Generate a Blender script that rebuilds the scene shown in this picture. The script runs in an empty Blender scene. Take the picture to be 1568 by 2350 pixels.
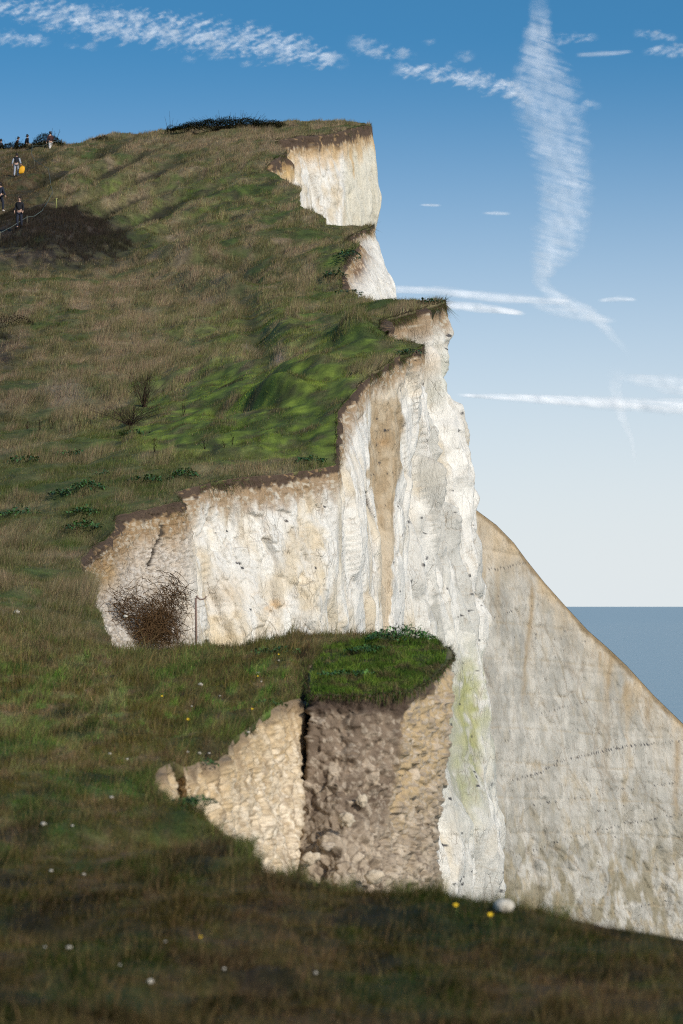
import bpy, math, random
import numpy as np
from mathutils import Vector

random.seed(4)
RNG = np.random.default_rng(11)
scene = bpy.context.scene
COL = scene.collection

# ---------------------------------------------------------------- camera, sky, sun
FPX, CU, HV = 6526.0, 784.0, 1391.0      # photograph measured 1568 px wide, eye-level row 1391
CZ = 38.0                                # eye height above the sea (m)

def P(u, v, d):
    return np.array([(u - CU) * d / FPX, d, CZ + (HV - v) * d / FPX])

cam_d = bpy.data.cameras.new('camera')
cam = bpy.data.objects.new('camera', cam_d)
COL.objects.link(cam)
cam.location = (0, 0, CZ)
cam.rotation_euler = (math.radians(90), 0, 0)
cam_d.sensor_fit = 'HORIZONTAL'
cam_d.sensor_width = 24.0
cam_d.lens = FPX / 1568 * 24.0
cam_d.shift_y = 216.0 / 1568
cam_d.clip_start = 0.5
cam_d.clip_end = 200000
cam_d.dof.use_dof = True
cam_d.dof.focus_distance = 78.0
cam_d.dof.aperture_fstop = 3.6
scene.camera = cam

SUN_AZ, SUN_EL = 40.0, 29.0              # behind the camera's right shoulder
az, el = math.radians(SUN_AZ), math.radians(SUN_EL)
sun_dir = Vector((math.sin(az) * math.cos(el), -math.cos(az) * math.cos(el), math.sin(el)))
sun_d = bpy.data.lights.new('sun', 'SUN')
sun_d.energy = 3.5
sun_d.angle = math.radians(0.5)
sun_d.color = (1.0, 0.945, 0.86)
sun = bpy.data.objects.new('sun', sun_d)
sun.rotation_euler = sun_dir.to_track_quat('Z', 'Y').to_euler()
sun.location = (40, -60, 120)
COL.objects.link(sun)

world = bpy.data.worlds.new('World')
scene.world = world
world.use_nodes = True
wn, wl = world.node_tree.nodes, world.node_tree.links
wn.clear()
w_out = wn.new('ShaderNodeOutputWorld')
w_bg = wn.new('ShaderNodeBackground')
w_bg.inputs['Strength'].default_value = 0.14
w_sky = wn.new('ShaderNodeTexSky')
w_sky.sky_type = 'NISHITA'
w_sky.sun_disc = False
w_sky.sun_elevation = el
w_sky.sun_rotation = math.pi - az
w_sky.air_density = 1.0
w_sky.dust_density = 2.0
w_sky.ozone_density = 2.6
w_tc = wn.new('ShaderNodeTexCoord')
w_map = wn.new('ShaderNodeMapping')
w_map.inputs['Location'].default_value = (0, 0, .045)
w_map.inputs['Scale'].default_value = (1, 1, 2.4)      # a thinner layer of low haze: the blue deepens sooner
w_nrm = wn.new('ShaderNodeVectorMath'); w_nrm.operation = 'NORMALIZE'
w_hsv = wn.new('ShaderNodeHueSaturation')
w_hsv.inputs['Saturation'].default_value = 1.32
w_hsv.inputs['Hue'].default_value = .487
w_hsv.inputs['Value'].default_value = 1.12
wl.new(w_tc.outputs['Generated'], w_map.inputs['Vector'])
wl.new(w_map.outputs['Vector'], w_nrm.inputs[0])
wl.new(w_nrm.outputs['Vector'], w_sky.inputs['Vector'])
wl.new(w_sky.outputs['Color'], w_hsv.inputs['Color'])
w_sep = wn.new('ShaderNodeSeparateXYZ')
w_hz = wn.new('ShaderNodeMapRange'); w_hz.interpolation_type = 'SMOOTHSTEP'
w_hz.inputs['From Min'].default_value = .20; w_hz.inputs['From Max'].default_value = .0
w_mix = wn.new('ShaderNodeMix'); w_mix.data_type = 'RGBA'
w_mix.inputs['B'].default_value = (5.35, 5.72, 5.88, 1)      # sea haze brightening the sky towards the horizon
wl.new(w_tc.outputs['Generated'], w_sep.inputs[0]); wl.new(w_sep.outputs['Z'], w_hz.inputs['Value'])
wl.new(w_hz.outputs['Result'], w_mix.inputs['Factor']); wl.new(w_hsv.outputs['Color'], w_mix.inputs['A'])
wl.new(w_mix.outputs['Result'], w_bg.inputs['Color'])
wl.new(w_bg.outputs['Background'], w_out.inputs['Surface'])

scene.view_settings.view_transform = 'Standard'
scene.view_settings.look = 'None'
scene.view_settings.exposure = 0.0
scene.view_settings.gamma = 1.0
scene.cycles.max_bounces = 6
scene.cycles.diffuse_bounces = 3
scene.cycles.transparent_max_bounces = 12
scene.cycles.use_denoising = False
scene.cycles.filter_width = 1.05
scene.cycles.sample_clamp_indirect = 4.0

# ---------------------------------------------------------------- numpy noise
def _h(ix, iy, iz, seed):
    h = (ix.astype(np.uint32) * np.uint32(374761393) + iy.astype(np.uint32) * np.uint32(668265263)
         + iz.astype(np.uint32) * np.uint32(2147483647 - 58) + np.uint32(seed * 974711 + 1013))
    h = (h ^ (h >> np.uint32(13))) * np.uint32(1274126177)
    h = (h ^ (h >> np.uint32(16))) * np.uint32(2246822519)
    return h ^ (h >> np.uint32(15))

def _r(h):
    return (h & np.uint32(0xFFFFFF)).astype(np.float64) / float(0xFFFFFF)

def perlin(p, seed=0):
    p = np.asarray(p, float)
    i = np.floor(p).astype(np.int64)
    f = p - i
    w = f * f * f * (f * (f * 6 - 15) + 10)
    out = 0
    for dx in (0, 1):
        wx = w[..., 0] if dx else 1 - w[..., 0]
        for dy in (0, 1):
            wy = w[..., 1] if dy else 1 - w[..., 1]
            for dz in (0, 1):
                wz = w[..., 2] if dz else 1 - w[..., 2]
                h = _h(i[..., 0] + dx, i[..., 1] + dy, i[..., 2] + dz, seed)
                gx = _r(h) * 2 - 1
                gy = _r(h * np.uint32(2654435761) + np.uint32(7)) * 2 - 1
                gz = _r(h * np.uint32(40503) + np.uint32(977)) * 2 - 1
                out = out + wx * wy * wz * (gx * (f[..., 0] - dx) + gy * (f[..., 1] - dy) + gz * (f[..., 2] - dz))
    return out * 1.3

def fbm(p, octv=4, seed=0, gain=0.5):
    p = np.asarray(p, float)
    a, s, o = 1.0, 0.0, 0
    for k in range(octv):
        o = o + a * perlin(p * (2.03 ** k) + 17.3 * k, seed + k)
        s += a
        a *= gain
    return o / s

def worley(p, seed=0):
    """F1, F2, random triple of the nearest cell, offset from that cell's point"""
    p = np.asarray(p, float)
    i = np.floor(p).astype(np.int64)
    shp = p.shape[:-1]
    f1 = np.full(shp, 9.0); f2 = np.full(shp, 9.0)
    rid = np.zeros(shp + (3,)); off = np.zeros(shp + (3,))
    for dx in (-1, 0, 1):
        for dy in (-1, 0, 1):
            for dz in (-1, 0, 1):
                c = i + np.array([dx, dy, dz])
                h = _h(c[..., 0], c[..., 1], c[..., 2], seed)
                r = np.stack([_r(h), _r(h * np.uint32(2654435761) + np.uint32(7)), _r(h * np.uint32(40503) + np.uint32(977))], -1)
                dv = p - (c + 0.1 + 0.8 * r)
                dd = np.sqrt((dv ** 2).sum(-1))
                m = dd < f1
                f2 = np.where(m, f1, np.minimum(f2, dd))
                f1 = np.where(m, dd, f1)
                rid[m] = _r(h[m] * np.uint32(374761) + np.uint32(31))[:, None] * np.array([1, 0, 0]) + r[m] * np.array([0, 1, 1])
                off[m] = dv[m]
    return f1, f2, rid, off

def sstep(a, b, x):
    t = np.clip((np.asarray(x, float) - a) / (b - a), 0, 1)
    return t * t * (3 - 2 * t)

def mix(a, b, t):
    t = np.asarray(t)[..., None]
    return np.asarray(a) * (1 - t) + np.asarray(b) * t

def srgb(r, g, b):
    return np.array([(c / 255 / 12.92 if c / 255 <= 0.04045 else ((c / 255 + 0.055) / 1.055) ** 2.4) for c in (r, g, b)])

# ---------------------------------------------------------------- object helpers
def mesh_np(name, V, quads=None, tris=None, col=None, mats=(), parent=None, smooth=False, attrs=None):
    me = bpy.data.meshes.new(name)
    V = np.asarray(V, np.float32).reshape(-1, 3)
    q = np.zeros((0, 4), np.int32) if quads is None else np.asarray(quads, np.int32).reshape(-1, 4)
    t = np.zeros((0, 3), np.int32) if tris is None else np.asarray(tris, np.int32).reshape(-1, 3)
    me.vertices.add(len(V)); me.vertices.foreach_set('co', V.ravel())
    me.loops.add(q.size + t.size)
    me.loops.foreach_set('vertex_index', np.concatenate([q.ravel(), t.ravel()]))
    me.polygons.add(len(q) + len(t))
    ls = np.concatenate([np.arange(len(q)) * 4, q.size + np.arange(len(t)) * 3]).astype(np.int32)
    lt = np.concatenate([np.full(len(q), 4), np.full(len(t), 3)]).astype(np.int32)
    me.polygons.foreach_set('loop_start', ls)
    me.polygons.foreach_set('loop_total', lt)
    if smooth:
        me.polygons.foreach_set('use_smooth', np.ones(len(ls), bool))
    me.update(calc_edges=True)
    if col is not None:
        a = me.attributes.new('Col', 'FLOAT_COLOR', 'POINT')
        c4 = np.ones((len(V), 4), np.float32); c4[:, :3] = np.clip(np.asarray(col).reshape(-1, 3), 0, 1)
        a.data.foreach_set('color', c4.ravel())
    for k, x in (attrs or {}).items():
        a = me.attributes.new(k, 'FLOAT', 'POINT')
        a.data.foreach_set('value', np.asarray(x, np.float32).ravel())
    for m in mats:
        me.materials.append(m)
    o = bpy.data.objects.new(name, me)
    COL.objects.link(o)
    if parent is not None:
        o.parent = parent
        o.matrix_parent_inverse = parent_inv(parent)
    return o

def parent_inv(p):
    from mathutils import Matrix
    return Matrix.Translation(p.location).inverted()      # things are never rotated when their parts are made

def grid_quads(n, m, wrap=False):
    i, j = np.meshgrid(np.arange(n - 1), np.arange(m - 1), indexing='ij')
    a = i * m + j
    return np.stack([a, a + 1, a + m + 1, a + m], -1).reshape(-1, 4)

def empty(name, loc):
    o = bpy.data.objects.new(name, None)
    o.location = Vector([float(c) for c in loc])
    o.empty_display_size = 0.2
    COL.objects.link(o)
    return o

def tag(o, label=None, cat=None, group=None, kind=None):
    if label: o['label'] = label
    if cat: o['category'] = cat
    if group: o['group'] = group
    if kind: o['kind'] = kind
    return o

# ---------------------------------------------------------------- materials
def new_mat(name):
    m = bpy.data.materials.new(name)
    m.use_nodes = True
    n, l = m.node_tree.nodes, m.node_tree.links
    b = n['Principled BSDF']
    return m, n, l, b

def noise_node(n, scale, detail=6, rough=0.6):
    t = n.new('ShaderNodeTexNoise')
    t.inputs['Scale'].default_value = scale
    t.inputs['Detail'].default_value = detail
    t.inputs['Roughness'].default_value = rough
    return t

def mat_attr(name, rough=0.9, scales=((6, .35, .02), (30, .25, .006)), spec=0.2, stretch=(1, 1, 1)):
    """colour from the mesh attribute, broken up by world-space noise, with bump"""
    m, n, l, b = new_mat(name)
    at = n.new('ShaderNodeAttribute'); at.attribute_name = 'Col'
    geo = n.new('ShaderNodeNewGeometry')
    mp = n.new('ShaderNodeMapping'); mp.inputs['Scale'].default_value = stretch
    l.new(geo.outputs['Position'], mp.inputs['Vector'])
    cur = at.outputs['Color']
    nrm = None
    for (sc, amt, bmp) in scales:
        t = noise_node(n, sc)
        l.new(mp.outputs['Vector'], t.inputs['Vector'])
        mr = n.new('ShaderNodeMapRange')
        mr.inputs['From Min'].default_value = 0.3; mr.inputs['From Max'].default_value = 0.7
        mr.inputs['To Min'].default_value = 1 - amt; mr.inputs['To Max'].default_value = 1 + amt * 0.7
        l.new(t.outputs['Fac'], mr.inputs['Value'])
        mx = n.new('ShaderNodeVectorMath'); mx.operation = 'SCALE'
        l.new(cur, mx.inputs[0]); l.new(mr.outputs['Result'], mx.inputs['Scale'])
        cur = mx.outputs['Vector']
        bp = n.new('ShaderNodeBump')
        bp.inputs['Distance'].default_value = bmp
        bp.inputs['Strength'].default_value = 0.8
        l.new(t.outputs['Fac'], bp.inputs['Height'])
        if nrm is not None: l.new(nrm, bp.inputs['Normal'])
        nrm = bp.outputs['Normal']
    l.new(cur, b.inputs['Base Color'])
    l.new(nrm, b.inputs['Normal'])
    b.inputs['Roughness'].default_value = rough
    b.inputs['Specular IOR Level'].default_value = spec
    return m

def mat_blade(name, trans=0.35):
    m, n, l, b = new_mat(name)
    n.remove(b)
    at = n.new('ShaderNodeAttribute'); at.attribute_name = 'Col'
    d = n.new('ShaderNodeBsdfDiffuse'); t = n.new('ShaderNodeBsdfTranslucent'); mx = n.new('ShaderNodeMixShader')
    mx.inputs['Fac'].default_value = trans
    l.new(at.outputs['Color'], d.inputs['Color']); l.new(at.outputs['Color'], t.inputs['Color'])
    l.new(d.outputs['BSDF'], mx.inputs[1]); l.new(t.outputs['BSDF'], mx.inputs[2])
    l.new(mx.outputs['Shader'], n['Material Output'].inputs['Surface'])
    return m

def mat_plain(name, rgb, rough=0.7, var=0.2, scale=20.0, bump=0.003, spec=0.3):
    m, n, l, b = new_mat(name)
    geo = n.new('ShaderNodeNewGeometry')
    t = noise_node(n, scale)
    l.new(geo.outputs['Position'], t.inputs['Vector'])
    mr = n.new('ShaderNodeMapRange')
    mr.inputs['From Min'].default_value = 0.3; mr.inputs['From Max'].default_value = 0.7
    mr.inputs['To Min'].default_value = 1 - var; mr.inputs['To Max'].default_value = 1 + var
    mx = n.new('ShaderNodeVectorMath'); mx.operation = 'SCALE'
    mx.inputs[0].default_value = tuple(float(c) for c in rgb)
    l.new(t.outputs['Fac'], mr.inputs['Value']); l.new(mr.outputs['Result'], mx.inputs['Scale'])
    l.new(mx.outputs['Vector'], b.inputs['Base Color'])
    bp = n.new('ShaderNodeBump'); bp.inputs['Distance'].default_value = bump
    l.new(t.outputs['Fac'], bp.inputs['Height']); l.new(bp.outputs['Normal'], b.inputs['Normal'])
    b.inputs['Roughness'].default_value = rough
    b.inputs['Specular IOR Level'].default_value = spec
    return m

M_GROUND = mat_attr('turf_soil', scales=((3, .3, .03), (25, .3, .01)))
def mat_chalk(name):
    m, n, l, b = new_mat(name)
    at = n.new('ShaderNodeAttribute'); at.attribute_name = 'Col'
    geo = n.new('ShaderNodeNewGeometry')
    mp = n.new('ShaderNodeMapping'); mp.inputs['Rotation'].default_value = (0, math.radians(-24), 0); mp.inputs['Scale'].default_value = (1, 1, .42)
    l.new(geo.outputs['Position'], mp.inputs['Vector'])
    wob = noise_node(n, 1.4, 4); l.new(mp.outputs['Vector'], wob.inputs['Vector'])
    ad = n.new('ShaderNodeVectorMath'); ad.operation = 'MULTIPLY_ADD'; ad.inputs[1].default_value = (.45, .45, .45)
    l.new(wob.outputs['Color'], ad.inputs[0]); l.new(mp.outputs['Vector'], ad.inputs[2])
    co = ad.outputs['Vector']
    def vor(feature, sc):
        v = n.new('ShaderNodeTexVoronoi'); v.feature = feature; v.inputs['Scale'].default_value = sc
        l.new(co, v.inputs['Vector']); return v
    def rng(sock, a, b_, c, d):
        r = n.new('ShaderNodeMapRange'); r.inputs['From Min'].default_value = a; r.inputs['From Max'].default_value = b_
        r.inputs['To Min'].default_value = c; r.inputs['To Max'].default_value = d
        l.new(sock, r.inputs['Value']); return r.outputs['Result']
    def mth(op, x, y):
        k = n.new('ShaderNodeMath'); k.operation = op
        for i_, s_ in enumerate((x, y)):
            if isinstance(s_, (int, float)): k.inputs[i_].default_value = s_
            else: l.new(s_, k.inputs[i_])
        return k.outputs[0]
    gate = noise_node(n, .9, 3); l.new(geo.outputs['Position'], gate.inputs['Vector'])
    g = rng(gate.outputs['Fac'], .50, .64, 0, 1)
    e1 = rng(vor('DISTANCE_TO_EDGE', 1.5).outputs['Distance'], 0, .030, 1, 0)
    e2 = rng(vor('DISTANCE_TO_EDGE', 4.6).outputs['Distance'], 0, .055, 1, 0)
    gate2 = noise_node(n, 2.6, 2); l.new(co, gate2.inputs['Vector'])
    g2 = rng(gate2.outputs['Fac'], .50, .62, 0, 1)
    crk = mth('MAXIMUM', mth('MULTIPLY', mth('MULTIPLY', e1, g2), .9), mth('MULTIPLY', mth('MULTIPLY', e2, g), .7))
    cell = vor('F1', 4.6); cell2 = vor('F1', 11.0)
    fine = noise_node(n, 9, 8, .7); l.new(co, fine.inputs['Vector'])
    mid = noise_node(n, 2.2, 8, .68); l.new(co, mid.inputs['Vector'])
    tone = mth('MULTIPLY', rng(fine.outputs['Fac'], .3, .7, .93, 1.05), rng(mid.outputs['Fac'], .3, .7, .92, 1.06))
    sc = n.new('ShaderNodeVectorMath'); sc.operation = 'SCALE'
    l.new(at.outputs['Color'], sc.inputs[0]); l.new(tone, sc.inputs['Scale'])
    mx = n.new('ShaderNodeMix'); mx.data_type = 'RGBA'
    mx.inputs['B'].default_value = (.30, .22, .14, 1)
    l.new(mth('MULTIPLY', crk, .38), mx.inputs['Factor']); l.new(sc.outputs['Vector'], mx.inputs['A'])
    l.new(mx.outputs['Result'], b.inputs['Base Color'])
    ht = mth('ADD', mth('MULTIPLY', mid.outputs['Fac'], .20), mth('MULTIPLY', fine.outputs['Fac'], .030))
    sp1 = n.new('ShaderNodeSeparateColor'); l.new(cell.outputs['Color'], sp1.inputs[0])
    sp2 = n.new('ShaderNodeSeparateColor'); l.new(cell2.outputs['Color'], sp2.inputs[0])
    ht = mth('ADD', ht, mth('MULTIPLY', sp1.outputs[0], .035))
    ht = mth('ADD', ht, mth('MULTIPLY', sp2.outputs[0], .010))
    ht = mth('SUBTRACT', ht, mth('MULTIPLY', crk, .035))
    bp = n.new('ShaderNodeBump'); bp.inputs['Distance'].default_value = 1.0; bp.inputs['Strength'].default_value = .75
    l.new(ht, bp.inputs['Height']); l.new(bp.outputs['Normal'], b.inputs['Normal'])
    b.inputs['Roughness'].default_value = .92; b.inputs['Specular IOR Level'].default_value = .15
    return m
M_CHALK = mat_chalk('chalk_rock')
M_RUBBLE = mat_attr('chalk_rubble_soil', scales=((14, .16, .012), (60, .2, .004)))
M_BLADE = mat_blade('grass_blades')
M_LEAF = mat_blade('plant_leaves', 0.2)

# ---------------------------------------------------------------- the clifftop land
# control points (u, v, distance): cliff edge walked from the near bank to the summit
EDGE = [(2300, 2420, 9.0), (2000, 2330, 11.5), (1700, 2210, 13.7), (1568, 2158, 14.5), (1400, 2128, 14.9), (1250, 2103, 15.3), (1150, 2078, 15.6),
        (1000, 2060, 16.0), (850, 2048, 16.5), (700, 2020, 16.9), (600, 2010, 17.3), (590, 1975, 17.9), (568, 1942, 18.9), (517, 1922, 19.6),
        (457, 1887, 20.6), (435, 1866, 21.2), (362, 1824, 22.6), (349, 1790, 23.7), (353, 1775, 24.0), (397, 1750, 24.8), (420, 1760, 25.0), (465, 1745, 25.5), (510, 1733, 26.1),
        (540, 1692, 27.3), (592, 1655, 28.5), (645, 1617, 29.7), (686, 1598, 30.3),
        (698, 1562, 32.0), (712, 1532, 33.4), (748, 1492, 35.6), (800, 1470, 36.9), (880, 1459, 37.8), (760, 1464, 38.6), (650, 1474, 39.4), (450, 1490, 41.0), (310, 1500, 43.0), (262, 1482, 44.5),
        (240, 1440, 47.0), (220, 1385, 50.0), (195, 1325, 54.0), (183, 1285, 57.0), (215, 1252, 59.0), (262, 1212, 61.0),
        (262, 1185, 62.0), (415, 1150, 64.0), (400, 1128, 65.0), (480, 1106, 66.0), (640, 1086, 67.5), (770, 1066, 69.0),
        (771, 1000, 75.0), (777, 940, 81.0), (850, 862, 87.0), (910, 822, 91.0), (974, 790, 95.0), (900, 778, 97.5),
        (868, 764, 99.5), (876, 742, 102.0), (940, 715, 105.0), (1026, 690, 110.0), (1000, 688, 111.5), (912, 694, 115.0), (845, 690, 119.0),
        (785, 658, 124.0), (782, 620, 129.0), (826, 562, 134.0), (790, 553, 138.0), (800, 545, 141.0), (860, 517, 149.0), (752, 514, 153.0),
        (745, 500, 155.0), (690, 470, 161.0), (692, 432, 169.0), (655, 408, 174.0), (604, 390, 179.0), (632, 365, 184.0), (660, 348, 188.0),
        (640, 338, 192.0), (616, 325, 196.0), (720, 308, 204.0), (790, 298, 208.0), (853, 288, 213.0), (848, 284, 216.0),
        (700, 290, 232.0), (560, 330, 270.0), (400, 420, 330.0)]
EDGE = np.array(EDGE, float)
_DO = np.array([0, 69, 75, 81, 86, 87.5, 89, 91, 95, 96.5, 97.6, 99.5, 102, 105, 108, 110, 112, 116, 119, 124, 400.])
_DN = np.array([0, 69, 72, 74.5, 77.6, 78.4, 79.2, 80.2, 82.5, 83.7, 84.6, 86, 88, 90.5, 92.6, 94, 96, 101, 108, 124, 400.])
def dmap(d): return float(np.interp(d, _DO, _DN))          # tighter plan depth for the pillar and the buttress
EDGE[:, 2] = [dmap(x) for x in EDGE[:, 2]]
def remap(cols):
    return [(dmap(t), [(a_, b_, dmap(t) - (t - c_) * .7) for a_, b_, c_ in low]) for t, low in cols]
INNER = [(0, 2350, 11.0), (0, 2200, 13.2), (0, 2060, 16.0), (0, 1950, 18.5), (0, 1800, 23), (0, 1650, 29), (0, 1500, 38), (0, 1390, 47),
         (0, 1262, 58), (0, 1150, 66.5), (0, 1000, 82), (0, 850, 102), (0, 690, 130), (0, 525, 172), (0, 406, 205), (0, 342, 228), (0, 358, 250), (0, 470, 330),
         (800, 2380, 11.0), (1500, 2400, 11.0), (400, 2200, 13.4), (1100, 2220, 13.4), (300, 1800, 23.0),
         (-700, 2350, 11), (-700, 2060, 16), (-700, 1650, 29), (-700, 1390, 47), (-700, 1150, 66), (-700, 850, 100), (-700, 540, 170), (-700, 350, 232), (-700, 480, 330),
         (100, 338, 226), (200, 327, 225), (300, 317, 222), (400, 308, 219), (550, 298, 217), (650, 293, 216), (760, 291, 215),
         (300, 352, 250), (300, 470, 330), (500, 338, 250), (2000, 2420, 9), (0, 2480, 9), (900, 2480, 9), (500, 1620, 30.5), (300, 960, 84), (500, 720, 118), (300, 620, 150)]
CT = np.array(list(map(tuple, EDGE)) + INNER, float)
_x = np.stack([CT[:, 0] / 420.0, np.log(CT[:, 2]) * 5.0], -1)
PROF_V = np.array([2480, 2350, 2200, 2060, 1950, 1800, 1650, 1500, 1390, 1262, 1150, 1000, 850, 690, 525, 406, 335, 350, 470.])
PROF_S = np.log(np.array([9, 11, 13.2, 16, 18.5, 23, 29, 38, 47, 58, 66.5, 82, 102, 130, 172, 205, 228, 250, 330.]))
def base_v(s): return np.interp(s, PROF_S, PROF_V)
def _ker(a, b):
    return np.sqrt(((a[:, None, :] - b[None, :, :]) ** 2).sum(-1) + 1e-6) ** 1.3
_A = _ker(_x, _x); _n = len(_x)
_M = np.zeros((_n + 3, _n + 3)); _M[:_n, :_n] = _A
_Pm = np.concatenate([np.ones((_n, 1)), _x], 1); _M[:_n, _n:] = _Pm; _M[_n:, :_n] = _Pm.T
_w = np.linalg.solve(_M, np.concatenate([CT[:, 1] - base_v(np.log(CT[:, 2])), np.zeros(3)]))
def land_v(u, s):
    sh = np.shape(u)
    q = np.stack([np.ravel(u) / 420.0, np.ravel(s) * 5.0], -1)
    out = np.zeros(len(q))
    for k in range(0, len(q), 20000):
        c = q[k:k + 20000]
        out[k:k + 20000] = _ker(c, _x) @ _w[:_n] + _w[_n] + c @ _w[_n + 1:]
    return out.reshape(sh) + base_v(np.reshape(s, sh))

def edge_u(s):
    u = np.interp(s, np.log(EDGE[:, 2]), EDGE[:, 0])
    q = np.stack([s * 45, s * 0 + .5, s * 0 + .5], -1)
    return u + 6 * perlin(q, 71) + 5 * perlin(q * 3.1, 72) + 4 * perlin(q * 7.3, 73)

def ell(u, v, cu, cv, ru, rv, rot=0.0):
    c, s_ = math.cos(math.radians(rot)), math.sin(math.radians(rot))
    x, y = u - cu, v - cv
    return np.exp(-(((x * c + y * s_) / ru) ** 2 + ((-x * s_ + y * c) / rv) ** 2))

def land(u, s, eps=None):
    """world position of the ground at image column u, log-distance s (with tussocks and sheep tracks)"""
    d = np.exp(s)
    v = land_v(u, s)
    X = (u - CU) * d / FPX
    Z = CZ + (HV - v) * d / FPX
    q = np.stack([X, d, X * 0], -1)
    far = sstep(40, 90, d)
    n = 0.5 * fbm(q * 0.11, 2, 5) * far + 0.48 * fbm(q * np.array([.40, .30, 1]), 3, 9) * far + 0.20 * fbm(q * np.array([1.3, .9, 1]), 3, 13) * far
    hump = fbm(q * np.array([.75, .42, 1]), 3, 15)
    n = n + (1 - far) * (.20 * hump * sstep(12, 22, d) + .085 * hump + .06 * fbm(q * np.array([2.4, 1.6, 1]), 3, 17) + .02 * perlin(q * 6.0, 21))
    # sheep tracks curving across the upper slope
    tr = ell(u, v, 240, 440, 190, 100)
    n = n + tr * 0.55 * np.sin((v + 0.50 * u + 30 * perlin(q * 0.06, 31)) / 8.5)
    # hollows, mounds and gullies
    n = n + (1.5 * ell(u, v, 110, 560, 170, 50, 3) - .7 * ell(u, v, 545, 625, 60, 30) + 0.9 * ell(u, v, 430, 600, 120, 14, -6) + .8 * ell(u, v, 500, 660, 120, 16, 8)
             - 0.9 * ell(u, v, 610, 572, 160, 9, -14) - .28 * ell(u, v, 580, 750, 34, 120, -16) + .2 * ell(u, v, 660, 760, 40, 60, -20) + .2 * ell(u, v, 330, 545, 60, 12, 25)
             + 0.6 * ell(u, v, 640, 905, 70, 14, -8) - 0.5 * ell(u, v, 560, 927, 100, 10, -8) + .5 * ell(u, v, 820, 770, 60, 14, -10) + .5 * ell(u, v, 700, 850, 90, 12, -12)) * far
    n = n - 0.35 * ell(u, v, 215, 1225, 45, 18) - 0.12 * ell(u, v, 430, 1725, 80, 12, 8) - 0.08 * ell(u, v, 690, 1545, 12, 50)
    n = n - 0.10 * ell(u, v, 560, 2265, 150, 18) - 0.10 * ell(u, v, 120, 2130, 130, 20) - 0.09 * ell(u, v, 330, 1930, 120, 15) - .10 * ell(u, v, 1150, 2075, 120, 8)
    if eps is not None:
        n = n * sstep(-6, 40, eps) if False else n * (0.35 + 0.65 * sstep(0, 60, eps))
    Z = Z + n
    return np.stack([X, d, Z], -1), v

C_STRAW = np.array([.285, .215, .130]); C_OLIVE = np.array([.145, .135, .055]); C_GREEN = np.array([.062, .100, .020])
C_BRIGHT = np.array([.205, .270, .035]); C_DARK = np.array([.026, .020, .017]); C_EARTH = np.array([.120, .080, .052]); C_RUST = np.array([.125, .080, .040])

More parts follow.
